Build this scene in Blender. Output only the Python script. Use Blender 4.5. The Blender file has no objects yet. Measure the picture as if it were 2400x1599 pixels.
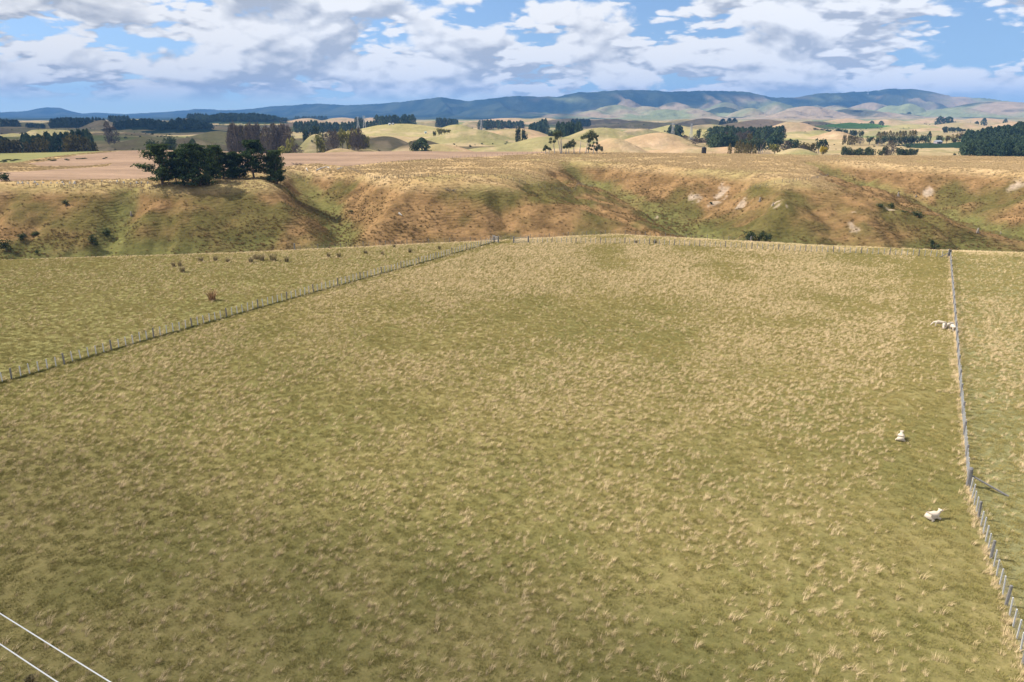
import bpy, math, random
import numpy as np
from mathutils import Vector

# ------------------------------------------------------------------ camera, sky, sun, exposure
SC = bpy.context.scene
COL = SC.collection
F, CX, CY = 1750.0, 1200.0, 799.5            # focal length and centre of the 2400 x 1599 photograph, in its pixels
PITCH = math.radians(16.85)
CAMZ = 25.0                                   # metres above the paddock
cam_d = bpy.data.cameras.new('camera'); cam = bpy.data.objects.new('camera', cam_d); COL.objects.link(cam)
cam_d.sensor_width = 36.0; cam_d.lens = 36.0 * F / 2400.0
cam_d.clip_start = 0.2; cam_d.clip_end = 60000
cam.location = (0, 0, CAMZ); cam.rotation_euler = (math.pi / 2 - PITCH, 0, 0)
SC.camera = cam

SUN_EL = math.radians(45)
SUN_AZ = math.atan2(-0.96, 0.28)              # measured from +Y towards +X
SUN_DIR = Vector((math.sin(SUN_AZ) * math.cos(SUN_EL), math.cos(SUN_AZ) * math.cos(SUN_EL), math.sin(SUN_EL)))
sd = bpy.data.lights.new('sun', 'SUN'); sd.energy = 5.0; sd.angle = math.radians(0.53); sd.color = (1.0, 0.94, 0.85)
sun = bpy.data.objects.new('sun', sd); COL.objects.link(sun)
sun.rotation_euler = SUN_DIR.to_track_quat('Z', 'Y').to_euler(); sun.location = (-300, 80, 400)

SC.view_settings.view_transform = 'Standard'; SC.view_settings.look = 'None'
SC.view_settings.exposure = 0.40; SC.view_settings.gamma = 1.0
SC.render.engine = 'CYCLES'
cy = SC.cycles
cy.use_denoising = True
cy.max_bounces = 3; cy.diffuse_bounces = 1; cy.glossy_bounces = 1; cy.transmission_bounces = 1; cy.volume_bounces = 0
cy.transparent_max_bounces = 8; cy.caustics_reflective = False; cy.caustics_refractive = False
cy.sample_clamp_indirect = 4.0
try:
    cy.denoising_prefilter = 'ACCURATE'; cy.denoising_input_passes = 'RGB_ALBEDO_NORMAL'
except Exception: pass


class NT:
    """short-hand for building node trees"""
    def __init__(s, tree): s.t = tree; s.n = tree.nodes; s.l = tree.links
    def new(s, typ, **kw):
        n = s.n.new(typ)
        for k, v in kw.items(): setattr(n, k, v)
        return n
    def put(s, sock, v):
        if hasattr(v, 'is_linked'): s.l.new(v, sock)
        else: sock.default_value = v
    def math(s, op, a, b=0.0, clamp=False):
        n = s.new('ShaderNodeMath', operation=op, use_clamp=clamp); s.put(n.inputs[0], a); s.put(n.inputs[1], b); return n.outputs[0]
    def vmath(s, op, a, b=(0, 0, 0), out=0):
        n = s.new('ShaderNodeVectorMath', operation=op); s.put(n.inputs[0], a)
        if op == 'SCALE': s.put(n.inputs['Scale'], b)
        else: s.put(n.inputs[1], b)
        return n.outputs[out]
    def noise(s, vec, scale, detail=4, rough=0.55, dist=0.0, out=0):
        n = s.new('ShaderNodeTexNoise'); s.put(n.inputs['Vector'], vec); s.put(n.inputs['Scale'], scale)
        s.put(n.inputs['Detail'], detail); s.put(n.inputs['Roughness'], rough); s.put(n.inputs['Distortion'], dist); return n.outputs[out]
    def rng(s, v, a, b, c=0.0, d=1.0, smooth=True):
        n = s.new('ShaderNodeMapRange', interpolation_type='SMOOTHSTEP' if smooth else 'LINEAR', clamp=True)
        for i, q in enumerate((v, a, b, c, d)): s.put(n.inputs[i], q)
        return n.outputs[0]
    def mix(s, f, a, b, mode='MIX'):
        n = s.new('ShaderNodeMix', data_type='RGBA', blend_type=mode); s.put(n.inputs['Factor'], f)
        s.put(n.inputs[6], a); s.put(n.inputs[7], b); return n.outputs[2]
    def xyz(s, v):
        n = s.new('ShaderNodeSeparateXYZ'); s.put(n.inputs[0], v); return n.outputs
    def comb(s, x, y, z):
        n = s.new('ShaderNodeCombineXYZ'); s.put(n.inputs[0], x); s.put(n.inputs[1], y); s.put(n.inputs[2], z); return n.outputs[0]


def build_world():
    w = bpy.data.worlds.new('World'); SC.world = w; w.use_nodes = True
    t = NT(w.node_tree); t.n.clear()
    out = t.new('ShaderNodeOutputWorld'); bg = t.new('ShaderNodeBackground')
    sky = t.new('ShaderNodeTexSky', sky_type='NISHITA', sun_disc=False)
    sky.sun_elevation = SUN_EL; sky.sun_rotation = SUN_AZ % (2 * math.pi)
    sky.altitude = 200; sky.air_density = 1.0; sky.dust_density = 0.3; sky.ozone_density = 2.0
    bg.inputs[1].default_value = SKY_STRENGTH
    d = t.new('ShaderNodeTexCoord').outputs['Generated']
    x, y, z = t.xyz(d)
    t.put(sky.inputs[0], t.comb(x, y, t.math('ADD', t.math('MULTIPLY', t.math('ABSOLUTE', z), .85), .055)))
    zc = t.math('MAXIMUM', z, 0.0)
    yy = t.math('MAXIMUM', y, 0.05); az = t.math('DIVIDE', x, yy)
    gap = None
    for gx, gz, rx, rz, amp in CLOUD_GAPS:                                          # clear lanes between the cloud fields
        q = t.math('ADD', t.math('POWER', t.math('MULTIPLY', t.math('SUBTRACT', az, gx), 1 / rx), 2.0), t.math('POWER', t.math('MULTIPLY', t.math('SUBTRACT', z, gz), 1 / rz), 2.0))
        g = t.math('MULTIPLY', t.math('EXPONENT', t.math('MULTIPLY', q, -1.0)), amp); gap = g if gap is None else t.math('ADD', gap, g)
    def bank(c, scale, seed, thr, det, soft, warp):
        """one bank of cumulus, seen in perspective from below; lit by how much cloud lies between a point and the sun"""
        def coord(dx, dz):
            k = t.math('DIVIDE', scale, t.math('ADD', zc, c + dz))
            return t.vmath('ADD', t.comb(t.math('MULTIPLY', t.math('ADD', x, dx), k), t.math('MULTIPLY', y, k), 0.0), seed)
        def puff(q, d):
            def cell(sc):
                v = t.new('ShaderNodeTexVoronoi', voronoi_dimensions='2D', feature='F1')
                t.put(v.inputs['Vector'], t.vmath('ADD', q, t.vmath('SCALE', t.noise(q, 2.2, 2.0, .5, 0.0, 1), .45))); v.inputs['Scale'].default_value = sc; return v.outputs['Distance']
            n = t.noise(q, .9, d, .56, warp)
            return t.math('SUBTRACT', t.math('ADD', n, .17), t.math('ADD', t.math('MULTIPLY', cell(1.9), .22), t.math('MULTIPLY', cell(4.6), .13)))
        p = coord(0.0, 0.0)
        f = puff(p, det)
        hi = puff(coord(-.018, .024), det - 3)
        near = puff(coord(-.006, .008), det)
        field = t.noise(p, .30, 1.0, .5)
        over = t.math('SUBTRACT', t.math('ADD', f, t.math('MULTIPLY', t.math('SUBTRACT', field, .5), .5)), t.math('ADD', gap, thr))
        al = t.rng(over, 0.0, soft)
        lum = t.math('ADD', t.math('MULTIPLY', t.math('SUBTRACT', f, hi), 4.2), t.math('MULTIPLY', t.math('SUBTRACT', f, near), 5.0))
        lum = t.math('ADD', lum, t.rng(over, 0.0, .26, .80, .34))
        lum = t.math('MINIMUM', t.math('MAXIMUM', lum, 0.0), 1.0)
        return al, t.mix(lum, CLOUD_DARK, CLOUD_LIGHT)
    aA, cA = bank(.42, 3.0, CLOUD_SEED, CLOUD_THR, 8.0, .075, .15)
    aB, cB = bank(.24, 3.4, CLOUD_SEED2, CLOUD_THR - .03, 7.0, .085, .10)
    acc = t.vmath('ADD', t.vmath('SCALE', cA, aA), t.vmath('SCALE', cB, t.math('MULTIPLY', aB, t.math('SUBTRACT', 1.0, aA))))
    trans = t.math('MULTIPLY', t.math('SUBTRACT', 1.0, aA), t.math('SUBTRACT', 1.0, aB))
    fade = t.rng(z, 0.008, 0.034)                                                  # far clouds sink into the air at the horizon
    acc = t.vmath('SCALE', acc, t.math('MULTIPLY', fade, 1.0 / SKY_STRENGTH))
    tr = t.math('SUBTRACT', 1.0, t.math('MULTIPLY', t.math('SUBTRACT', 1.0, trans), fade))
    skyc = t.mix(1.0, sky.outputs[0], SKY_TINT, 'MULTIPLY')
    colr = t.vmath('ADD', t.vmath('SCALE', skyc, tr), acc)
    t.put(bg.inputs[0], colr); t.l.new(bg.outputs[0], out.inputs[0])
    w.cycles.sampling_method = 'MANUAL'; w.cycles.sample_map_resolution = 256


SKY_STRENGTH = 0.095
SKY_TINT = (.92, 1.0, 1.16, 1)
CLOUD_THR = 0.425
CLOUD_DARK = (0.385, 0.42, 0.49, 1)
CLOUD_LIGHT = (0.79, 0.795, 0.81, 1)
CLOUD_SEED = (12.3, 4.4, 1.0)
CLOUD_SEED2 = (3.1, 7.7, 5.0)
def _gap(px, py, rpx, rpy, amp):
    cp, sp = math.cos(PITCH), math.sin(PITCH)
    def fl(px, py):
        u = (px - CX) / F; v = (CY - py) / F; q = Vector((u, cp + v * sp, -sp + v * cp)); n = q.normalized(); return q.x / q.y, n.z
    a = fl(px, py); return (a[0], a[1], abs(fl(px + rpx, py)[0] - a[0]), abs(fl(px, py - rpy)[1] - a[1]), amp)
CLOUD_GAPS = [_gap(40, 65, 70, 30, .14), _gap(330, 100, 90, 18, .12), _gap(1090, 50, 75, 38, .16), _gap(2330, 100, 110, 70, .20), _gap(430, 15, 50, 18, .12), _gap(1350, 200, 260, 16, .10)]
build_world()

# ------------------------------------------------------------------ photograph pixel <-> place
CP, SP = math.cos(PITCH), math.sin(PITCH)
def tan_py(py):
    v = (CY - py) / F; return (-SP + v * CP) / (CP + v * SP)
def at(px, py, D):
    """point that the photograph's pixel shows when it lies D metres ahead of the camera"""
    u = (px - CX) / F; v = (CY - py) / F; k = D / (CP + v * SP)
    return (u * k, D, CAMZ + k * (-SP + v * CP))
def on_z(px, py, z=0.0):
    u = (px - CX) / F; v = (CY - py) / F; k = (z - CAMZ) / (-SP + v * CP)
    return (u * k, k * (CP + v * SP))

RNG = np.random.default_rng(7); random.seed(7)
_perm = np.random.default_rng(99).random((256, 256))
def vnoise(x, y):
    xi = np.floor(x).astype(np.int64); yi = np.floor(y).astype(np.int64)
    fx = x - xi; fy = y - yi; fx = fx * fx * (3 - 2 * fx); fy = fy * fy * (3 - 2 * fy)
    a = _perm[xi & 255, yi & 255]; b = _perm[(xi + 1) & 255, yi & 255]
    c = _perm[xi & 255, (yi + 1) & 255]; d = _perm[(xi + 1) & 255, (yi + 1) & 255]
    return (a * (1 - fx) + b * fx) * (1 - fy) + (c * (1 - fx) + d * fx) * fy
def fbm(x, y, s, o=4, seed=0.0, g=0.5):
    t = 0; a = 1; n = 0
    for i in range(o):
        t = t + a * vnoise(x / s + 17.3 * i + seed, y / s - 9.1 * i + seed * 1.7); n += a; a *= g; s = s * 0.5
    return t / n
def sstep(a, b, x):
    t = np.clip((x - a) / (b - a), 0, 1); return t * t * (3 - 2 * t)
def smin(a, b, k):
    h = np.clip(0.5 + 0.5 * (b - a) / k, 0, 1); return b * (1 - h) + a * h - k * h * (1 - h)
def smax(a, b, k): return -smin(-a, -b, k)

# ------------------------------------------------------------------ shape of the land
BRX = [-500, -160, -95, -50, 0, 22, 48, 85, 115, 160, 500]
BRY = [118, 128, 137, 145, 160, 168, 158, 146, 140, 136, 120]
MNX = [-500, -300, -100, 0, 60, 150, 300, 500]
MNY = [212, 216, 222, 232, 228, 232, 238, 240]
FLOOR = -17.5
TRIB = [  # side gullies of the far bank: slope of the sides, drop below the sight line, photograph pixels with a distance
    (0.60, 5.0, [(60, 640, 216), (235, 560, 232), (262, 505, 246), (285, 462, 257), (300, 440, 266)]),
    (0.72, 8.0, [(770, 610, 226), (795, 520, 254), (795, 480, 275), (766, 452, 296), (725, 420, 318), (690, 398, 335)]),
    ((0.27, 0.56), 8.5, [(1725, 600, 228), (1660, 528, 262), (1585, 478, 300), (1470, 418, 345), (1390, 389, 378), (1320, 374, 400)]),
    ((0.27, 0.56), 8.5, [(2600, 640, 228), (2440, 563, 252), (2330, 508, 285), (2190, 440, 330), (2030, 394, 372), (1890, 372, 405)]),
    (0.40, 0.5, [(1250, 640, 222), (1245, 560, 240), (1240, 490, 258), (1230, 455, 272)]),
    (0.50, 1.0, [(-160, 640, 214), (-60, 560, 236), (-10, 500, 250)]),
    (0.36, 3.0, [(570, 640, 218), (552, 560, 236), (535, 505, 249), (518, 472, 257)]),
    (0.40, 2.0, [(1980, 640, 226), (1960, 560, 244), (1945, 510, 258)]),
]
def _sunk(pts, dz):
    out = []
    for i, q in enumerate(pts):
        x, y, z = at(*q); out.append((x, y, max(z - dz * (1 - .75 * (i == len(pts) - 1)), FLOOR)))
    return out
TRIB = [(k, _sunk(pts, dz)) for k, dz, pts in TRIB]
HILLS = [  # px, py of the top, half width in px, distance, stretch in depth, kind
    (1035, 333, 95, 660, .8, 't'), (1290, 317, 85, 780, 1, 'g'), (1440, 321, 62, 700, .9, 't'), (1412, 297, 95, 960, .9, 'g'),
    (1545, 309, 95, 850, .8, 't'), (1640, 334, 120, 720, .7, 't'), (1870, 344, 55, 640, .7, 'g'), (1160, 336, 70, 720, .8, 'g'),
    (900, 317, 75, 820, .9, 'w'), (985, 325, 60, 760, .8, 'w'), (1105, 301, 85, 1150, .8, 'g'), (940, 289, 130, 1500, .7, 'y'),
    (1070, 291, 50, 1600, .8, 'y'), (1205, 297, 90, 1300, .8, 't'), (740, 312, 42, 800, 1, 'g'), (800, 343, 70, 640, .7, 't'),
    (860, 340, 60, 660, .8, 't'), (620, 318, 110, 950, .9, 'g'), (440, 322, 90, 860, .9, 'w'), (510, 306, 70, 1200, .9, 'g'), (330, 318, 80, 980, .9, 'w'),
    (250, 306, 90, 1400, .8, 'w'), (110, 302, 110, 1500, .8, 'g'), (20, 296, 80, 1900, .8, 'w'), (335, 288, 55, 2000, .7, 'f'), (432, 288, 55, 1900, .7, 'f'),
    (238, 281, 40, 2300, .7, 't'), (395, 282, 42, 2400, .7, 'y'), (60, 286, 60, 2500, .6, 'g'), (160, 282, 70, 2700, .6, 'g'),
    (560, 272, 95, 3000, .5, 'f'), (640, 279, 45, 3300, .6, 't'), (720, 277, 45, 3600, .6, 't'), (690, 287, 40, 2600, .7, 't'), (800, 275, 50, 3900, .6, 't'),
    (870, 275, 35, 4100, .6, 't'), (460, 271, 40, 3400, .5, 't'), (320, 278, 60, 3400, .5, 'g'), (1010, 283, 60, 2400, .7, 'w'), (1110, 284, 60, 2300, .7, 'w'), (1180, 285, 45, 2100, .7, 't'),
    (1200, 276, 80, 3700, .6, 't'), (1270, 276, 60, 3300, .6, 't'), (1340, 277, 70, 3000, .6, 'w'), (1440, 278, 70, 3000, .6, 'w'), (1500, 284, 80, 2300, .7, 'w'),
    (1600, 277, 34, 3100, .6, 'y'), (1652, 277, 55, 2700, .6, 'w'), (1570, 292, 80, 1700, .7, 'y'), (1660, 290, 70, 1800, .7, 'w'), (1640, 302, 80, 1300, .8, 'y'),
    (1790, 279, 70, 2600, .6, 't'), (1735, 286, 50, 2200, .7, 't'), (1860, 282, 55, 2000, .7, 't'), (1905, 283, 45, 2700, .6, 'w'), (1900, 302, 75, 1450, .8, 'g'),
    (1960, 306, 42, 1150, .9, 't'), (1880, 312, 70, 1200, .8, 'y'), (2010, 286, 85, 2300, .6, 'b'), (2080, 279, 60, 3000, .6, 't'), (2095, 300, 70, 1700, .7, 'g'),
    (2190, 296, 50, 1900, .7, 't'), (2140, 290, 60, 2200, .7, 'y'), (2250, 286, 60, 2400, .6, 't'), (2330, 281, 60, 2800, .6, 't'), (2200, 275, 60, 3600, .6, 't'),
    (2300, 276, 60, 3500, .6, 't'), (1985, 277, 50, 3500, .6, 't'), (2390, 284, 60, 2300, .7, 't'), (2470, 305, 190, 900, .8, 'f'), (1500, 300, 60, 1400, .7, 'w'),
    (-60, 292, 90, 1800, .8, 'w'), (-160, 285, 120, 2600, .6, 'g'), (2560, 280, 120, 2800, .6, 't'),
]
HL = []
for px, py, hw, D, st, kd in HILLS:
    x, y, z = at(px, py, D); r = hw / F * D
    HL.append((x, y, z, r * 1.15, max(r * 1.15 * st, 40.0), kd))
# foothills and ranges
FOOT = [
    (1445, 246, 70, 6300, 't'), (1395, 258, 50, 6000, 't'), (1510, 249, 55, 6200, 't'), (1560, 256, 60, 5900, 'g'), (1620, 254, 50, 5900, 'y'), (1700, 249, 40, 6500, 'v'),
    (1760, 253, 48, 5700, 'g'), (1650, 262, 40, 5500, 'w'), (1890, 249, 60, 5600, 'g'), (1850, 258, 50, 5400, 't'), (2000, 254, 80, 5700, 'g'), (2090, 247, 46, 6200, 't'), (2130, 243, 45, 6100, 't'),
    (2330, 238, 150, 6200, 'g'), (2240, 252, 80, 5800, 'g'), (1320, 266, 60, 5800, 'w'), (1960, 247, 70, 6800, 'v'), (2040, 240, 60, 7000, 'v'), (1580, 240, 60, 7000, 'v'), (1470, 232, 45, 7300, 'v'), (1820, 240, 50, 7000, 'v'), (1700, 240, 50, 7200, 'v'),
]
FT = []
for px, py, hw, D, kd in FOOT:
    x, y, z = at(px, py, D); r = hw / F * D
    FT.append((x, y, z, r * 1.2, r * 1.9, kd))
RP = [(-400, 258), (-200, 248), (0, 250), (60, 252), (120, 252), (150, 250), (185, 251), (235, 265), (262, 263), (330, 266), (420, 262), (500, 254), (560, 257), (620, 254), (690, 246), (770, 243), (830, 246),
      (900, 241), (960, 237), (1000, 233), (1040, 226), (1100, 236), (1150, 229), (1200, 223), (1260, 225), (1300, 225), (1350, 213), (1390, 214), (1440, 209), (1500, 208), (1560, 211), (1640, 210), (1680, 212),
      (1720, 214), (1780, 226), (1830, 226), (1880, 216), (1930, 214), (1980, 214), (2035, 206), (2090, 207), (2140, 215), (2180, 223), (2260, 229), (2330, 237), (2400, 243), (2600, 250), (2900, 255)]
RU = np.array([(p[0] - CX) / F for p in RP]); RT = np.array([tan_py(p[1]) for p in RP])

def near_height(x, y):
    yb = np.interp(x, BRX, BRY); ym = np.interp(x, MNX, MNY)
    yb = yb + 3.5 * (fbm(x, x * 0, 22, 3, 5.0) - .5)
    ym = ym + 16 * (fbm(x, x * 0, 45, 3, 8.0) - .5)
    pad = 0.5 * (fbm(x, y, 30, 3, 2.0) - .5)
    d = y - yb
    A = pad - 0.42 * (np.logaddexp(0, d / 3.0) * 3.0)
    A = smax(A, np.full_like(A, FLOOR), 4)
    P = 1.6 + 1.6 * (fbm(x, y, 90, 3, 4.0) - .5) + 0.9 * np.exp(-((x + 10) / 60) ** 2 - ((y - 300) / 25) ** 2)
    P = P - 1.2 * sstep(150, 260, x) * sstep(330, 420, y)
    kk = 0.50 + 0.14 * (fbm(x, y, 40, 2, 12.0) - .5)
    B = FLOOR + kk * (np.logaddexp(0, (y - ym - 6) / 3.0) * 3.0)
    for k, pts in TRIB:
        best = np.full_like(x, 1e9); zf = np.zeros_like(x); side = np.zeros_like(x)
        kl, kr = k if isinstance(k, tuple) else (k, k)
        for a, b in zip(pts[:-1], pts[1:]):
            dx, dy = b[0] - a[0], b[1] - a[1]
            t = np.clip(((x - a[0]) * dx + (y - a[1]) * dy) / (dx * dx + dy * dy), 0, 1)
            dd = np.hypot(x - a[0] - t * dx, y - a[1] - t * dy)
            m = dd < best; best = np.where(m, dd, best); zf = np.where(m, a[2] + t * (b[2] - a[2]), zf)
            side = np.where(m, (dx * (y - a[1]) - dy * (x - a[0])) / math.hypot(dx, dy), side)
        wob = 5 * (fbm(x, y, 18, 3, 21.0) - .5)
        ks = kr + (kl - kr) * sstep(-9, 9, side)
        B = smin(B, zf + ks * (kk / .50) * np.maximum(np.sqrt((best + wob) ** 2 + 6) - 2.0, 0), 1.8)
    B = smin(B, P, 3.4)
    w = sstep(-6, 6, y - ym)
    z = A * (1 - w) + B * w
    steep = np.clip((P - z) / 4, 0, 1) * w
    bil = np.abs(2 * fbm(x, y, 15, 3, 55.0) - 1)
    z = z + steep * (1.5 * (fbm(x, y, 11, 3, 30.0) - .5) + (1.2 + 2.2 * sstep(35, 70, x)) * (bil - .25) * np.clip((P - z) / 8, 0, 1) + 0.55 * (fbm(x, y, 3.2, 2, 33.0) - .5))
    rill = np.clip(1 - np.abs(2 * fbm(x + .25 * y, y * .22, 24, 3, 91.0) - 1) * 5, 0, 1)
    z = z - 1.9 * rill * steep * np.clip((P - z) / 6, 0, 1)
    # slumped, hummocky scarps in the lower half of the right hand spur
    return z

def far_base(x, y):
    return -15 + 22 * (fbm(x, y, 260, 4, 3.0) - .5) + 6 * sstep(1200, 4000, y)

def height(x, y):
    x = np.asarray(x, float); y = np.asarray(y, float); r = np.hypot(x, y)
    nz = near_height(x, y)
    edge = 520 + 30 * (fbm(x, x * 0 + 3, 120, 2, 9.0) - .5) + 60 * sstep(-150, -260, x) + 25 * sstep(180, 320, x)
    fb = far_base(x, y)
    b = fb.copy()
    for hx, hy, hz, rx, ry, kd in HL:
        m = (np.abs(x - hx) < 2.2 * rx) & (np.abs(y - hy) < 2.2 * ry)
        if not m.any(): continue
        q = ((x[m] - hx) / rx) ** 2 + ((y[m] - hy) / ry) ** 2
        wob = 0.30 * (fbm(x[m], y[m], max(rx * .55, 25), 3, hx * .01) - .5)
        bump = np.exp(-1.15 * q * (1 + wob * 2))
        b[m] = np.maximum(b[m], fb[m] + (hz - fb[m]) * bump) if False else smax(b[m], fb[m] + (hz - fb[m]) * bump - 1.0, 3.2)
    rav = np.clip(1 - np.abs(2 * fbm(x + .3 * y, y, 210, 3, 81.0) - 1) * 7, 0, 1) * sstep(600, 700, y) * sstep(4200, 3000, y)
    b = b - 4.5 * rav * np.clip((b + 14) / 8, 0, 1)
    b = b + 0.9 * (fbm(x, y, 24, 3, 41.0) - .5) * sstep(560, 640, y)
    w = sstep(-12, 75, r - edge * 1.0 - 0.00022 * x * x)
    w = np.where(y < 0, sstep(150, 600, r), w)
    z = nz * (1 - w) + b * w
    # ranges
    far = r > 4300
    if far.any():
        X = x[far]; Y = np.maximum(y[far], 1.0); R = r[far]
        u = X / Y
        crest = np.interp(u, RU, RT); crest = crest + 0.0006 + 0.0034 * (fbm(u * 900, u * 0, 36, 5, 6.0, .6) - .5)
        Dr = 8300 + 3200 * sstep(-0.02, -0.45, u) + 500 * (fbm(u * 100, u * 0, 12, 2, 3.0) - .5)
        hz = CAMZ + Dr * crest
        s = (Y - (Dr - 2400)) / 2400
        dr = X + .30 * Y + 260 * (fbm(X, Y, 700, 2, 31.0) - .5)
        v1 = np.clip(np.abs(2 * fbm(dr, Y * .22, 620, 3, 15.0, .5) - 1) * 3.2, 0, 1)
        v2 = np.clip(np.abs(2 * fbm(dr - .5 * Y, Y * .45, 240, 3, 25.0, .5) - 1) * 3.0, 0, 1)
        sc = np.clip(s, 0, 1); mid = np.clip(4.2 * sc * (1.03 - sc), 0, 1)
        body = hz * (sc ** 1.1 * (.55 + .45 * sc)) * (1 - mid * (.58 * v1 + .20 * v2)) + mid * 14 * (fbm(X, Y, 90, 3, 4.0) - .5)
        body = np.where(s > 1, hz - (s - 1) * 0.20 * 2400 * 0.5, body)
        zf = np.maximum(z[far], -12 + body)
        zf = np.where(s > 0.97, np.minimum(zf, hz), zf)
        for hx, hy, hzz, rx, ry, kd in FT:
            m = (np.abs(X - hx) < 2.4 * rx) & (np.abs(Y - hy) < 2.4 * ry)
            if not m.any(): continue
            q = ((X[m] - hx) / rx) ** 2 + ((Y[m] - hy) / ry) ** 2
            wob = 1.8 * (fbm(X[m] + .5 * Y[m], Y[m] * .5, rx * .8, 4, hx * .01) - .5)
            rv = np.clip(np.abs(2 * fbm(X[m] + .4 * Y[m], Y[m] * .4, rx * .55, 3, 12.) - 1) * 3, 0, 1)
            bump = (-8) + (hzz + 8) * np.exp(-1.1 * q * (1 + wob)) * (1 - .58 * rv * np.clip(q * 1.6, 0, 1))
            zf[m] = smax(zf[m], bump, 12)
        z[far] = np.where(y[far] > 0, zf, z[far])
    return z

def hz(x, y): return float(height(np.array([x], float), np.array([y], float))[0])
def hit(px, py, d0=20.0, d1=5000.0):
    """where the line of sight through a pixel of the photograph first meets the land"""
    u = (px - CX) / F; v = (CY - py) / F
    D = np.geomspace(d0, d1, 6000); k = D / (CP + v * SP)
    X = u * k; Z = CAMZ + k * (-SP + v * CP); H = height(X, D)
    i = int(np.argmax(H > Z)) if (H > Z).any() else len(D) - 1
    i = max(i, 1)
    a, b = Z[i - 1] - H[i - 1], H[i] - Z[i]; t = a / (a + b) if a + b > 0 else 0
    d = D[i - 1] + t * (D[i] - D[i - 1]); x = X[i - 1] + t * (X[i] - X[i - 1])
    return (float(x), float(d), hz(x, d))

# ------------------------------------------------------------------ materials
MATS = {}
def mat(name): 
    m = bpy.data.materials.new(name); m.use_nodes = True; t = NT(m.node_tree); t.n.clear()
    out = t.new('ShaderNodeOutputMaterial'); MATS[name] = m
    return m, t, out
def simple(name, rgb, rough=0.8, var=0.25, scale=6.0, metallic=0.0, obj_random=0.0, spec=0.25, trans=0.0, bump=0.0):
    m, t, out = mat(name)
    b = t.new('ShaderNodeBsdfPrincipled'); b.inputs['Roughness'].default_value = rough; b.inputs['Metallic'].default_value = metallic
    b.inputs['Specular IOR Level'].default_value = spec
    pos = t.new('ShaderNodeTexCoord').outputs['Object']
    n = t.noise(pos, scale, 4, .6)
    k = t.rng(n, .25, .75, 1 - var, 1 + var, False)
    if obj_random:
        r = t.new('ShaderNodeObjectInfo').outputs['Random']
        k = t.math('MULTIPLY', k, t.rng(r, 0, 1, 1 - obj_random, 1 + obj_random, False))
    c = t.vmath('SCALE', rgb[:3], k)
    t.put(b.inputs['Base Color'], c)
    if bump:
        bn = t.new('ShaderNodeBump'); bn.inputs['Strength'].default_value = bump; bn.inputs['Distance'].default_value = .02
        t.put(bn.inputs['Height'], n); t.l.new(bn.outputs[0], b.inputs['Normal'])
    sh = b.outputs[0]
    if trans:
        tr = t.new('ShaderNodeBsdfTranslucent'); t.put(tr.inputs[0], c)
        mx = t.new('ShaderNodeMixShader'); mx.inputs[0].default_value = trans; t.l.new(sh, mx.inputs[1]); t.l.new(tr.outputs[0], mx.inputs[2]); sh = mx.outputs[0]
    t.l.new(sh, out.inputs[0])
    return m
def leafy(name, rgb, rgb2, trans=0.25, scale=.5):
    """foliage: hue wanders between two tones over the crown and from plant to plant"""
    m, t, out = mat(name)
    pos = t.new('ShaderNodeNewGeometry').outputs['Position']
    r = t.new('ShaderNodeObjectInfo').outputs['Random']
    isl = t.new('ShaderNodeNewGeometry').outputs['Random Per Island']
    n = t.noise(pos, scale, 2, .6)
    f = t.math('ADD', t.math('MULTIPLY', n, .6), t.math('ADD', t.math('MULTIPLY', r, .35), t.math('MULTIPLY', isl, .35)))
    c = t.mix(t.rng(f, .25, .95), (*rgb, 1), (*rgb2, 1))
    k = t.rng(isl, 0, 1, .7, 1.25, False)
    c = t.vmath('SCALE', c, k)
    d = t.new('ShaderNodeBsdfDiffuse'); t.put(d.inputs[0], c)
    tr = t.new('ShaderNodeBsdfTranslucent'); t.put(tr.inputs[0], c)
    mx = t.new('ShaderNodeMixShader'); mx.inputs[0].default_value = trans
    t.l.new(d.outputs[0], mx.inputs[1]); t.l.new(tr.outputs[0], mx.inputs[2]); t.l.new(mx.outputs[0], out.inputs[0])
    return m

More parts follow.
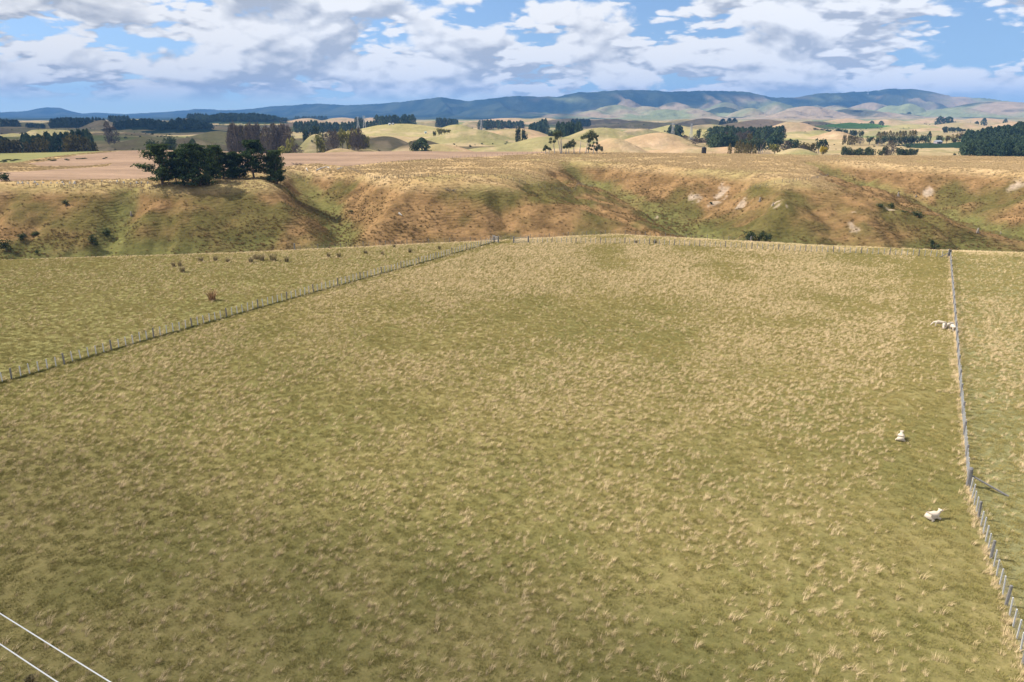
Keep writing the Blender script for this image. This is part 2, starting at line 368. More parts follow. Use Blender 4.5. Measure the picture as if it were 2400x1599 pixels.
def land(name, fine, amp, bumpd, track=0.0, streak=0.0):
    """land surface: colour from the painted ground cover, grain and relief from noise"""
    m, t, out = mat(name)
    b = t.new('ShaderNodeBsdfDiffuse')
    at_ = t.new('ShaderNodeVertexColor'); at_.layer_name = 'cover'
    pos = t.new('ShaderNodeNewGeometry').outputs['Position']
    n1 = t.noise(pos, fine, 5, .65)
    n2 = t.noise(pos, fine * .22, 4, .6)
    k = t.math('ADD', t.math('MULTIPLY', t.math('SUBTRACT', n1, .5), amp * 2.2), t.math('MULTIPLY', t.math('SUBTRACT', n2, .5), amp * 2.0))
    k = t.math('ADD', k, 1.0)
    h = t.math('ADD', t.math('MULTIPLY', n1, .6), n2)
    if track:
        x, y, z = t.xyz(pos)
        zz = t.math('ADD', t.math('MULTIPLY', z, 1.05), t.math('ADD', t.math('MULTIPLY', t.noise(pos, .05, 2, .5), 6.0), t.math('MULTIPLY', t.noise(pos, .4, 2, .5), 1.1)))
        saw = t.math('FRACT', zz)
        tr = t.rng(saw, .0, .30, 0, 1); tr = t.math('MULTIPLY', tr, t.rng(saw, .30, 1.0, 1, 0))
        nz = t.xyz(t.new('ShaderNodeNewGeometry').outputs['Normal'])[2]
        st = t.rng(nz, .975, .90, 0, 1)
        st = t.math('MULTIPLY', st, t.rng(t.noise(pos, .05, 2), .35, .6))
        h = t.math('ADD', h, t.math('MULTIPLY', t.math('MULTIPLY', tr, st), track)); k = t.math('MULTIPLY', k, t.math('SUBTRACT', 1.08, t.math('MULTIPLY', t.math('MULTIPLY', tr, st), .13)))
    c = t.vmath('SCALE', at_.outputs[0], k)
    # drier and greener flecks
    n3 = t.noise(t.vmath('ADD', pos, (31, 7, 3)), fine * .5, 4, .7)
    c = t.mix(t.math('MULTIPLY', t.rng(n3, .50, .72), .45 * (amp > .1)), c, t.vmath('MULTIPLY', c, (1.35, 1.25, 1.35)))
    c = t.mix(t.math('MULTIPLY', t.rng(n3, .46, .28), .45 * (amp > .1)), c, t.vmath('MULTIPLY', c, (.62, .74, .62)))
    bn = t.new('ShaderNodeBump'); bn.inputs['Strength'].default_value = 1.0; bn.inputs['Distance'].default_value = bumpd
    t.put(bn.inputs['Height'], h)
    t.put(b.inputs[0], c); t.l.new(bn.outputs[0], b.inputs['Normal']); t.l.new(b.outputs[0], out.inputs[0])
    return m

M_PAD = land('paddock_turf', 5.5, .36, .06)
M_HILL = land('hillside_grass', .75, .52, .50, track=.24)
M_FIELD = land('field_soil', .9, .10, .08)
def plough_mat():
    m = land('ploughed_soil', .9, .16, .10); t = NT(m.node_tree); d = [n for n in t.n if n.type == 'BSDF_DIFFUSE'][0]; src = d.inputs[0].links[0].from_socket
    pos = t.new('ShaderNodeNewGeometry').outputs['Position']; x, y, z = t.xyz(pos)
    u = t.math('ADD', t.math('ADD', t.math('MULTIPLY', y, 1.0), t.math('MULTIPLY', x, .16)), t.math('MULTIPLY', t.noise(pos, .012, 2, .5), 40.0))
    w1 = t.math('SINE', t.math('MULTIPLY', u, .52)); w2 = t.math('SINE', t.math('MULTIPLY', u, .131))
    k = t.math('ADD', 1.0, t.math('ADD', t.math('MULTIPLY', w1, .07), t.math('MULTIPLY', w2, .06))); k = t.math('MULTIPLY', k, t.rng(t.noise(pos, .02, 4, .6), .3, .7, .86, 1.12))
    t.put(d.inputs[0], t.vmath('SCALE', src, k)); return m
M_PLOUGH = plough_mat()
M_FAR = land('far_grass', .12, .28, 3.0)
M_MTN = land('mountain_cover', .016, .30, 34.0)
M_POST = simple('weathered_timber', (.20, .19, .185), .85, .25, 9)
M_DARKPOST = simple('tanalised_timber', (.21, .19, .165), .85, .25, 9)
M_DROP = simple('sawn_batten', (.52, .52, .53), .8, .2, 9)
M_WIRE = simple('galvanised_wire', (.45, .45, .46), .45, .1, 3, .6)
M_STEEL = simple('galvanised_steel', (.55, .57, .60), .4, .1, 5, .7)
M_PYL = simple('lattice_steel', (.45, .46, .48), .6, .1, 2, .2)
M_COND = simple('aluminium_conductor', (.72, .72, .72), .5, .15, 1.5, .1)
M_WOOL = simple('sheep_wool', (.60, .51, .40), .95, .16, 14, bump=.6)
M_SKIN = simple('sheep_face', (.66, .55, .47), .8, .2, 20)
M_BARK = simple('pine_bark', (.13, .095, .07), .95, .3, 4)
M_GUMBARK = simple('gum_bark', (.48, .43, .38), .85, .35, 3)
M_GREYBARK = simple('grey_bark', (.20, .175, .15), .9, .3, 3)
M_STUMP = simple('weathered_stump', (.25, .21, .175), .9, .3, 5, bump=.8)
M_LOG = simple('bleached_log', (.50, .46, .41), .85, .2, 5)
M_TANK = simple('black_polythene', (.022, .022, .024), .5, .1, 2, spec=.4)
M_SHEDW = simple('painted_wall', (.72, .73, .74), .7, .06, 1)
M_SHEDR = simple('grey_iron_roof', (.40, .42, .46), .5, .1, 1)
M_SHEDG = simple('green_iron_roof', (.36, .52, .45), .5, .1, 1)
M_DOOR = simple('dark_door', (.06, .06, .065), .7, .1, 1)
M_PINE = leafy('pine_needles', (.024, .048, .022), (.092, .125, .045), .25)
M_CON = leafy('conifer_foliage', (.030, .058, .036), (.090, .125, .062), .25)
M_ROUND = leafy('autumn_olive_leaves', (.095, .088, .030), (.20, .155, .045), .3)
M_GREEN = leafy('evergreen_leaves', (.040, .060, .028), (.095, .115, .05), .25)
M_BARE = leafy('bare_twigs', (.085, .068, .060), (.16, .13, .10), .1)
M_YELG = leafy('yellow_green_leaves', (.15, .155, .035), (.30, .27, .07), .3)
M_YEL = leafy('golden_leaves', (.42, .30, .02), (.60, .44, .04), .3)
M_POP = leafy('poplar_leaves', (.10, .085, .030), (.20, .16, .055), .25)
M_GUM = leafy('gum_leaves', (.040, .060, .030), (.105, .125, .060), .2)
M_RUSH = leafy('rush_stems', (.15, .135, .065), (.33, .26, .15), .25, 2.0)
M_DRYB = leafy('dry_thistle', (.22, .13, .07), (.38, .23, .13), .2, 2.0)

def grass_mat(name, lo, hi, lush=0.0):
    m, t, out = mat(name)
    g = t.new('ShaderNodeNewGeometry')
    r = t.new('ShaderNodeObjectInfo').outputs['Random']
    pos = g.outputs['Position']
    patch = t.noise(pos, .11, 3, .6)
    f = t.math('ADD', t.math('MULTIPLY', r, .5), t.math('MULTIPLY', t.math('SUBTRACT', patch, .5), .7)); f = t.math('ADD', f, .25)
    f = t.math('ADD', f, t.math('MULTIPLY', t.math('SUBTRACT', g.outputs['Random Per Island'], .5), .5))
    if lush:                                   # the turf is lusher towards the damp south-west end of the paddock
        px_, py_, pz_ = t.xyz(pos); f = t.math('SUBTRACT', f, t.math('MULTIPLY', t.rng(t.math('ADD', py_, t.math('MULTIPLY', px_, .35)), 85, 28), lush))
    c = t.mix(t.math('MINIMUM', t.math('MAXIMUM', f, 0), 1), (*lo, 1), (*hi, 1))
    d = t.new('ShaderNodeBsdfDiffuse'); t.put(d.inputs[0], c)
    up = t.vmath('NORMALIZE', t.vmath('ADD', t.vmath('SCALE', g.outputs['Normal'], .45), (-.1, -.05, 1.0))); t.put(d.inputs['Normal'], up)
    tr = t.new('ShaderNodeBsdfTranslucent'); t.put(tr.inputs[0], c)
    mx = t.new('ShaderNodeMixShader'); mx.inputs[0].default_value = .12
    t.l.new(d.outputs[0], mx.inputs[1]); t.l.new(tr.outputs[0], mx.inputs[2]); t.l.new(mx.outputs[0], out.inputs[0])
    return m
M_SWARD = grass_mat('green_sward', (.205, .193, .058), (.49, .37, .145), .26)
M_STRAW = grass_mat('straw_seedheads', (.58, .43, .225), (.88, .68, .42))
M_FENCESHADE = grass_mat('rank_grass', (.060, .070, .022), (.13, .125, .045))  # green darkened to paint in the shade under the left fence
M_DRYG = grass_mat('dry_pasture', (.34, .235, .105), (.56, .40, .225))
M_SCRUBG = grass_mat('gully_rushes', (.13, .095, .036), (.29, .185, .078))

# ------------------------------------------------------------------ helpers for objects
def link(name, mesh, material=None, parent=None):
    o = bpy.data.objects.new(name, mesh); COL.objects.link(o)
    if material is not None and mesh is not None and len(mesh.materials) == 0: mesh.materials.append(material)
    if parent is not None: o.parent = parent
    return o
def tag(o, label, cat, group=None, kind=None):
    o['label'] = label
    if cat: o['category'] = cat
    if group: o['group'] = group
    if kind: o['kind'] = kind
    return o
def empty(name, loc, rz=0.0, scale=1.0):
    o = bpy.data.objects.new(name, None); COL.objects.link(o); o.location = loc; o.rotation_euler = (0, 0, rz); o.scale = (scale,) * 3
    o.empty_display_size = .3
    return o
def mesh_np(name, v, f, smooth=False):
    """mesh from vertex array and a list or array of faces"""
    m = bpy.data.meshes.new(name); v = np.asarray(v, np.float32)
    if isinstance(f, np.ndarray):
        n, k = f.shape
        m.vertices.add(len(v)); m.vertices.foreach_set('co', v.ravel())
        m.loops.add(n * k); m.loops.foreach_set('vertex_index', f.astype(np.int32).ravel())
        m.polygons.add(n); m.polygons.foreach_set('loop_start', np.arange(0, n * k, k, dtype=np.int32)); m.polygons.foreach_set('loop_total', np.full(n, k, np.int32))
        m.update(calc_edges=True)
    else:
        m.from_pydata([tuple(map(float, q)) for q in v], [], [tuple(map(int, q)) for q in f]); m.update()
    if smooth: m.polygons.foreach_set('use_smooth', [True] * len(m.polygons)); m.update()
    return m
class MB:
    """collects simple solids into one mesh"""
    def __init__(s): s.v = []; s.f = []
    def tube(s, p, q, r0, r1=None, n=6, cap=True):
        r1 = r0 if r1 is None else r1
        p = Vector(p); q = Vector(q); d = (q - p).normalized(); a = d.orthogonal().normalized(); b = d.cross(a); o = len(s.v)
        for c, r in ((p, r0), (q, r1)):
            for i in range(n):
                t = 2 * math.pi * i / n; s.v.append(c + a * (math.cos(t) * r) + b * (math.sin(t) * r))
        for i in range(n): j = (i + 1) % n; s.f.append((o + i, o + j, o + n + j, o + n + i))
        if cap: s.f.append(tuple(o + i for i in reversed(range(n)))); s.f.append(tuple(o + n + i for i in range(n)))
        return s
    def path(s, pts, rad, n=6):
        """one continuous tapering limb through the points"""
        pts = [Vector(p) for p in pts]; o = len(s.v); up = None
        for i, p in enumerate(pts):
            d = (pts[min(i + 1, len(pts) - 1)] - pts[max(i - 1, 0)]).normalized()
            a = d.orthogonal().normalized() if up is None else (up - d * up.dot(d)).normalized()
            up = a; b = d.cross(a)
            for k in range(n):
                t = 2 * math.pi * k / n; s.v.append(p + a * (math.cos(t) * rad[i]) + b * (math.sin(t) * rad[i]))
        for i in range(len(pts) - 1):
            for k in range(n):
                j = (k + 1) % n; s.f.append((o + i * n + k, o + i * n + j, o + (i + 1) * n + j, o + (i + 1) * n + k))
        s.f.append(tuple(o + k for k in reversed(range(n)))); e = o + (len(pts) - 1) * n; s.f.append(tuple(e + k for k in range(n)))
        return s
    def box(s, lo, hi):
        o = len(s.v)
        for z in (lo[2], hi[2]):
            for x, y in ((lo[0], lo[1]), (hi[0], lo[1]), (hi[0], hi[1]), (lo[0], hi[1])): s.v.append(Vector((x, y, z)))
        s.f += [(o + 3, o + 2, o + 1, o), (o + 4, o + 5, o + 6, o + 7)] + [(o + i, o + (i + 1) % 4, o + 4 + (i + 1) % 4, o + 4 + i) for i in range(4)]
        return s
    def mesh(s, name, smooth=False): return mesh_np(name, [tuple(q) for q in s.v], s.f, smooth)
    def obj(s, name, material, parent=None, smooth=False): return link(name, s.mesh(name, smooth), material, parent)

# ------------------------------------------------------------------ the land as sheets
def in_poly(x, y, poly):
    inside = np.zeros(x.shape, bool); n = len(poly)
    for i in range(n):
        x1, y1 = poly[i]; x2, y2 = poly[(i + 1) % n]
        if y1 == y2: continue
        c = ((y1 > y) != (y2 > y)) & (x < (x2 - x1) * (y - y1) / (y2 - y1) + x1)
        inside ^= c
    return inside
PZ = 1.8
def poly_px(pts, z=PZ): return [on_z(px, py, z) for px, py in pts]
PLOUGH = poly_px([(-250, 426), (0, 425), (160, 422), (372, 418), (480, 405), (640, 396), (700, 386), (745, 384), (810, 390), (835, 387), (900, 380), (1000, 373), (1120, 366), (1280, 357), (1300, 352), (1000, 350.5), (600, 347.5), (360, 345.5), (250, 356), (180, 364), (120, 374), (60, 381), (95, 388), (190, 388), (262, 382), (250, 388), (60, 401), (-250, 405)])
GREENF = poly_px([(-250, 384), (40, 380), (75, 373), (150, 364), (240, 354), (352, 347), (352, 341), (-250, 338)])
GREENR = poly_px([(2085, 353.5), (2180, 353), (2260, 357), (2330, 362), (2420, 369), (2700, 380), (2700, 340), (2085, 346)], 0.8)

SLIPS = [hit(*q) for q in [(1617, 455), (1633, 462), (1690, 452), (1684, 462), (1678, 474), (1737, 478), (1731, 486), (2171, 446), (2176, 455), (1999, 530), (2008, 538), (2393, 433), (1812, 482), (1845, 480), (2010, 500), (2085, 492), (1522, 505), (1540, 507)]]
SLIPR = [3.0, 2.5, 3.2, 3.4, 3.0, 3.0, 2.2, 2.6, 2.4, 1.8, 1.8, 4.5, 3.6, 2.0, 2.0, 2.2, 1.6, 1.6]

def cover(x, y, z):
    """ground-cover colour (albedo) of every point of the land"""
    n = len(x); c = np.zeros((n, 3)); r = np.hypot(x, y)
    A = lambda *q: np.array(q)
    f1 = fbm(x, y, 14, 4, 1.0); f2 = fbm(x, y, 45, 3, 2.0); f3 = fbm(x, y, 4, 3, 3.0)
    def mx(a, b, t): return a * (1 - t[:, None]) + b * t[:, None]
    yb = np.interp(x, BRX, BRY); ym = np.interp(x, MNX, MNY)
    # near paddock turf
    turf = mx(np.tile(A(.165, .150, .055), (n, 1)), np.tile(A(.235, .195, .080), (n, 1)), sstep(.3, .7, .6 * f1 + .4 * f3))
    FRp = [on_z(2400, 1562), on_z(2268, 1142), on_z(2226, 604)]; dr = x - np.interp(y, [q[1] for q in FRp], [q[0] for q in FRp])
    turf = mx(turf, np.tile(A(.22, .21, .10), (n, 1)), sstep(-.5, 1.5, dr) * .8)
    FLp = [on_z(-260, 978), on_z(0, 897), on_z(1158, 566)]; dl = x - np.interp(y, [q[1] for q in FLp], [q[0] for q in FLp])
    turf = mx(turf, np.tile(A(.22, .205, .08), (n, 1)), sstep(.5, -1.5, dl) * .7 * (y > 60))
    # far plateau, dry
    dry = mx(np.tile(A(.42, .295, .152), (n, 1)), np.tile(A(.345, .235, .11), (n, 1)), sstep(.35, .65, f1))
    gp = sstep(.52, .68, f2) * .75
    dry = mx(dry, np.tile(A(.27, .215, .09), (n, 1)), gp)
    # banks of the gully
    depth = np.clip((1.5 - z) / 19, 0, 1)
    ora = mx(np.tile(A(.245, .150, .068), (n, 1)), np.tile(A(.165, .102, .045), (n, 1)), sstep(.35, .7, f3))
    olive = mx(np.tile(A(.128, .100, .038), (n, 1)), np.tile(A(.098, .085, .028), (n, 1)), f3)
    bank = mx(ora, olive, sstep(.46, .64, .55 * f1 + .45 * f2 + .10 * (depth - .5)))
    wet = mx(np.tile(A(.125, .125, .042), (n, 1)), np.tile(A(.085, .08, .028), (n, 1)), f3)
    bank = mx(bank, wet, sstep(.70, .98, depth + .35 * (f1 - .5)) * .8)
    farside = sstep(-4, 4, y - ym)
    onbank = sstep(.02, .22, depth) * farside
    c = mx(dry, bank, onbank)
    # gully heads stay green
    for k, pts in TRIB[:4]:
        for a, b in zip(pts[:-1], pts[1:]):
            dx, dy = b[0] - a[0], b[1] - a[1]; t = np.clip(((x - a[0]) * dx + (y - a[1]) * dy) / (dx * dx + dy * dy), 0, 1)
            d = np.hypot(x - a[0] - t * dx, y - a[1] - t * dy)
            c = mx(c, np.tile(A(.15, .142, .048), (n, 1)), sstep(6.5, 2, d + 6 * (f3 - .5)) * farside * .65)
    nearside = 1 - sstep(2, 9, y - yb - 2 * (f3 - .5))
    slope_near = mx(np.tile(A(.26, .20, .08), (n, 1)), np.tile(A(.16, .14, .045), (n, 1)), f1)
    c = np.where((y < ym)[:, None], mx(slope_near, turf, nearside), c)
    rim = np.exp(-((y - yb - 1.0 - 3 * (f3 - .5)) / 2.2) ** 2) * (y < ym)          # ungrazed straw along the brink
    c = mx(c, np.tile(A(.60, .48, .29), (n, 1)), np.clip(rim, 0, 1) * .9)
    for (sx, sy, sz), sr in zip(SLIPS, SLIPR):                                     # bare pale subsoil where the bank has slipped
        d = np.hypot(x - sx, (y - sy) * .8) / (sr * .68) + 2.6 * (f3 - .5) + 2.6 * (fbm(x, y, 1.8, 2, 61.0) - .5)
        c = mx(c, np.tile(A(.38, .295, .215), (n, 1)), sstep(1.0, .35, d) * .75)
    # rolling country
    far = r > 470
    if far.any():
        X, Y = x[far], y[far]
        tones = {'t': A(.42, .29, .165), 'g': A(.29, .25, .115), 'w': A(.22, .175, .10), 'y': A(.36, .305, .13), 'b': A(.13, .25, .06), 'f': A(.03, .05, .025)}
        base = mx(np.tile(A(.19, .21, .08), (far.sum(), 1)), np.tile(A(.37, .28, .145), (far.sum(), 1)), sstep(.36, .56, fbm(X, Y, 300, 3, 4.0)))
        fb = far_base(X, Y); best = np.full(X.shape, .12); pick = base.copy()
        for hx, hy, hzz, rx, ry, kd in HL:
            m = (np.abs(X - hx) < 2.0 * rx) & (np.abs(Y - hy) < 2.0 * ry)
            if not m.any(): continue
            q = ((X[m] - hx) / rx) ** 2 + ((Y[m] - hy) / ry) ** 2
            bump = np.exp(-1.15 * q) * (hzz - fb[m]) / 14
            tgt = pick[m]; u = bump > best[m]; tgt[u] = tones[kd]; pick[m] = tgt; bb = best[m]; best[m] = np.maximum(bb, bump)
        g1 = fbm(X, Y, 70, 4, 7.0); g2 = fbm(X, Y, 26, 3, 8.0)
        forest = (pick[:, 0] < .05)
        mixed = mx(pick, np.tile(A(.25, .23, .095), (len(X), 1)), sstep(.52, .68, g1) * .6)
        mixed = mx(mixed, np.tile(A(.52, .38, .23), (len(X), 1)), sstep(.56, .70, g2) * .45 * (pick[:, 0] > .2))
        mixed = np.where(forest[:, None], pick, mixed)
        w = sstep(505, 570, np.hypot(X, Y) - .00022 * X * X)
        c[far] = mx(c[far], mixed, w)
    p = in_poly(x, y, PLOUGH); c[p] = (mx(np.tile(A(.325, .222, .15), (n, 1)), np.tile(A(.28, .19, .128), (n, 1)), f2))[p]
    p = in_poly(x, y, GREENF); c[p] = (mx(np.tile(A(.21, .205, .085), (n, 1)), np.tile(A(.26, .24, .10), (n, 1)), f2))[p]
    p = in_poly(x, y, GREENR); c[p] = (mx(np.tile(A(.15, .23, .055), (n, 1)), np.tile(A(.19, .25, .07), (n, 1)), f2))[p]
    # mountains
    mt = r > 4600
    if mt.any():
        X, Y, Z = x[mt], y[mt], z[mt]
        forest = mx(np.tile(A(.018, .032, .020), (mt.sum(), 1)), np.tile(A(.055, .070, .040), (mt.sum(), 1)), sstep(.35, .7, fbm(X, Y, 220, 4, 77.0))); grass = mx(np.tile(A(.34, .26, .17), (mt.sum(), 1)), np.tile(A(.22, .24, .12), (mt.sum(), 1)), sstep(.4, .6, fbm(X, Y, 500, 4, 5.0)))
        u = X / np.maximum(Y, 1)
        isg = sstep(.06, .10, u + .05 * (fbm(X, Y, 700, 3, 2.0) - .5)) * sstep(7900, 6700, Y - 1800 * (fbm(X, Y, 800, 3, 9.0) - .5) - 900 * sstep(.48, .56, u))
        isg = np.maximum(isg, sstep(.555, .60, u) * .95)
        isg = np.minimum(isg, sstep(270, 200, Z + 40 * (fbm(X, Y, 300, 3) - .5)) + sstep(.555, .60, u))
        drr = X + .30 * Y + 260 * (fbm(X, Y, 700, 2, 31.0) - .5); rv1 = np.clip(np.abs(2 * fbm(drr, Y * .22, 620, 3, 15.0, .5) - 1) * 3.2, 0, 1)
        isg = np.maximum(isg, sstep(.45, .10, rv1) * sstep(.0, .07, u) * sstep(250, 150, Z) * .75)
        cc = mx(forest, grass, isg)
        gully = sstep(.60, .72, fbm(X, Y, 260, 4, 19.0)); cc = mx(cc, forest, gully * .8)
        lowg = sstep(5200, 4700, Y)
        c[mt] = mx(cc, c[mt], lowg * 1.0)
    return c

def build_land():
    dense = np.linspace(-46, 46, 660); lo = np.linspace(-180, -46, 36)[:-1]; hi = np.linspace(46, 180, 36)[1:]
    th = np.radians(np.concatenate([lo, dense, hi]))
    rr = np.concatenate([np.linspace(.5, 22, 8)[:-1], np.linspace(22, 126, 46)[:-1], np.linspace(126, 330, 205)[:-1], np.linspace(330, 560, 130)[:-1], np.geomspace(560, 1500, 175)[:-1],
                         np.geomspace(1500, 5200, 150)[:-1], np.geomspace(5200, 13500, 165)])
    T, R = np.meshgrid(th, rr); X = (np.sin(T) * R).ravel(); Y = (np.cos(T) * R).ravel()
    Z = height(X, Y); C = cover(X, Y, Z)
    nr, nc = len(rr), len(th)
    i = np.arange(nr - 1)[:, None] * nc; j = np.arange(nc - 1)[None, :]
    q = np.stack([i + j, i + j + 1, i + nc + j + 1, i + nc + j], -1).reshape(-1, 4)[:, ::-1]
    fx = X[q].mean(1); fy = Y[q].mean(1); fr = np.hypot(fx, fy)
    yb = np.interp(fx, BRX, BRY)
    reg = np.full(len(q), 1)
    reg[fy < yb + 12] = 0
    reg[in_poly(fx, fy, PLOUGH)] = 2; reg[in_poly(fx, fy, GREENF)] = 3; reg[in_poly(fx, fy, GREENR)] = 4
    reg[(fr > 560)] = 5; reg[fr > 4800] = 6; reg[(fy < 0) & (fr < 4800)] = 0
    V = np.stack([X, Y, Z], 1)
    for k, (nm, mt) in enumerate([('paddock', M_PAD), ('gully_hillside', M_HILL), ('ploughed_field', M_PLOUGH), ('green_field', M_FIELD), ('green_field', M_FIELD), ('rolling_hills', M_FAR), ('mountains', M_MTN)]):
        fq = q[reg == k]
        if len(fq) == 0: continue
        used, inv = np.unique(fq, return_inverse=True)
        m = mesh_np(nm, V[used], inv.reshape(-1, 4).astype(np.int32), True)
        ca = m.color_attributes.new('cover', 'FLOAT_COLOR', 'POINT')
        ca.data.foreach_set('color', np.concatenate([C[used], np.ones((len(used), 1))], 1).astype(np.float32).ravel())
        o = link(nm, m, mt); o['kind'] = 'structure'
build_land()

# ------------------------------------------------------------------ instanced stuff (grass, plantations)
PROTO = bpy.data.collections.new('prototypes')
def proto_collection(name, meshes, material):
    c = bpy.data.collections.new(name)
    for i, m in enumerate(meshes):
        o = bpy.data.objects.new('%s_%02d' % (name, i), m); m.materials.append(material); c.objects.link(o)
    return c
def scatter(name, label, pts, rot, scl, coll, nvar, cat=None):
    m = bpy.data.meshes.new(name); m.vertices.add(len(pts)); m.vertices.foreach_set('co', np.asarray(pts, np.float32).ravel())
    a = m.attributes.new('turn', 'FLOAT_VECTOR', 'POINT'); a.data.foreach_set('vector', np.asarray(rot, np.float32).ravel())
    a = m.attributes.new('size', 'FLOAT_VECTOR', 'POINT'); a.data.foreach_set('vector', np.asarray(scl, np.float32).ravel())
    a = m.attributes.new('which', 'INT', 'POINT'); a.data.foreach_set('value', RNG.integers(0, nvar, len(pts)).astype(np.int32))
    o = link(name, m); o['kind'] = 'stuff'; o['label'] = label
    if cat: o['category'] = cat
    g = bpy.data.node_groups.new(name, 'GeometryNodeTree'); t = NT(g)
    g.interface.new_socket('Geometry', in_out='INPUT', socket_type='NodeSocketGeometry'); g.interface.new_socket('Geometry', in_out='OUTPUT', socket_type='NodeSocketGeometry')
    gi = t.new('NodeGroupInput'); go = t.new('NodeGroupOutput'); ip = t.new('GeometryNodeInstanceOnPoints'); ci = t.new('GeometryNodeCollectionInfo')
    ci.inputs['Collection'].default_value = coll; ci.inputs['Separate Children'].default_value = True; ci.inputs['Reset Children'].default_value = True
    def named(nm, ty):
        n = t.new('GeometryNodeInputNamedAttribute', data_type=ty); n.inputs[0].default_value = nm; return n.outputs[0]
    t.l.new(gi.outputs[0], ip.inputs['Points']); t.l.new(ci.outputs[0], ip.inputs['Instance']); ip.inputs['Pick Instance'].default_value = True
    t.l.new(named('which', 'INT'), ip.inputs['Instance Index']); t.l.new(named('turn', 'FLOAT_VECTOR'), ip.inputs['Rotation']); t.l.new(named('size', 'FLOAT_VECTOR'), ip.inputs['Scale'])
    t.l.new(ip.outputs[0], go.inputs[0])
    md = o.modifiers.new('scatter', 'NODES'); md.node_group = g
    return o

def tuft(n, h, spread, lean, wid, rng, seg=2):
    V = []; Fc = []
    for _ in range(n):
        a = rng.uniform(0, 6.283); r = spread * math.sqrt(rng.random()); b = np.array([math.cos(a) * r, math.sin(a) * r, -.02])
        hh = h * rng.uniform(.55, 1.15); out = np.array([math.cos(a), math.sin(a), 0]) * rng.uniform(.1, .55) + np.array([lean, lean * .35, 0]) * rng.uniform(.6, 1.4)
        side = np.array([-math.sin(a + rng.uniform(-1, 1)), math.cos(a), 0]); side /= np.linalg.norm(side); w = wid * rng.uniform(.6, 1.4)
        o = len(V)
        for k in range(seg + 1):
            f = k / seg; p = b + np.array([0, 0, hh * f * (1 - .18 * f)]) + out * hh * f * f
            ww = w * (1 - f * .92)
            V += [p - side * ww, p + side * ww]
        for k in range(seg): Fc.append((o + 2 * k, o + 2 * k + 1, o + 2 * k + 3, o + 2 * k + 2))
    return mesh_np('grass_tuft', V, Fc)

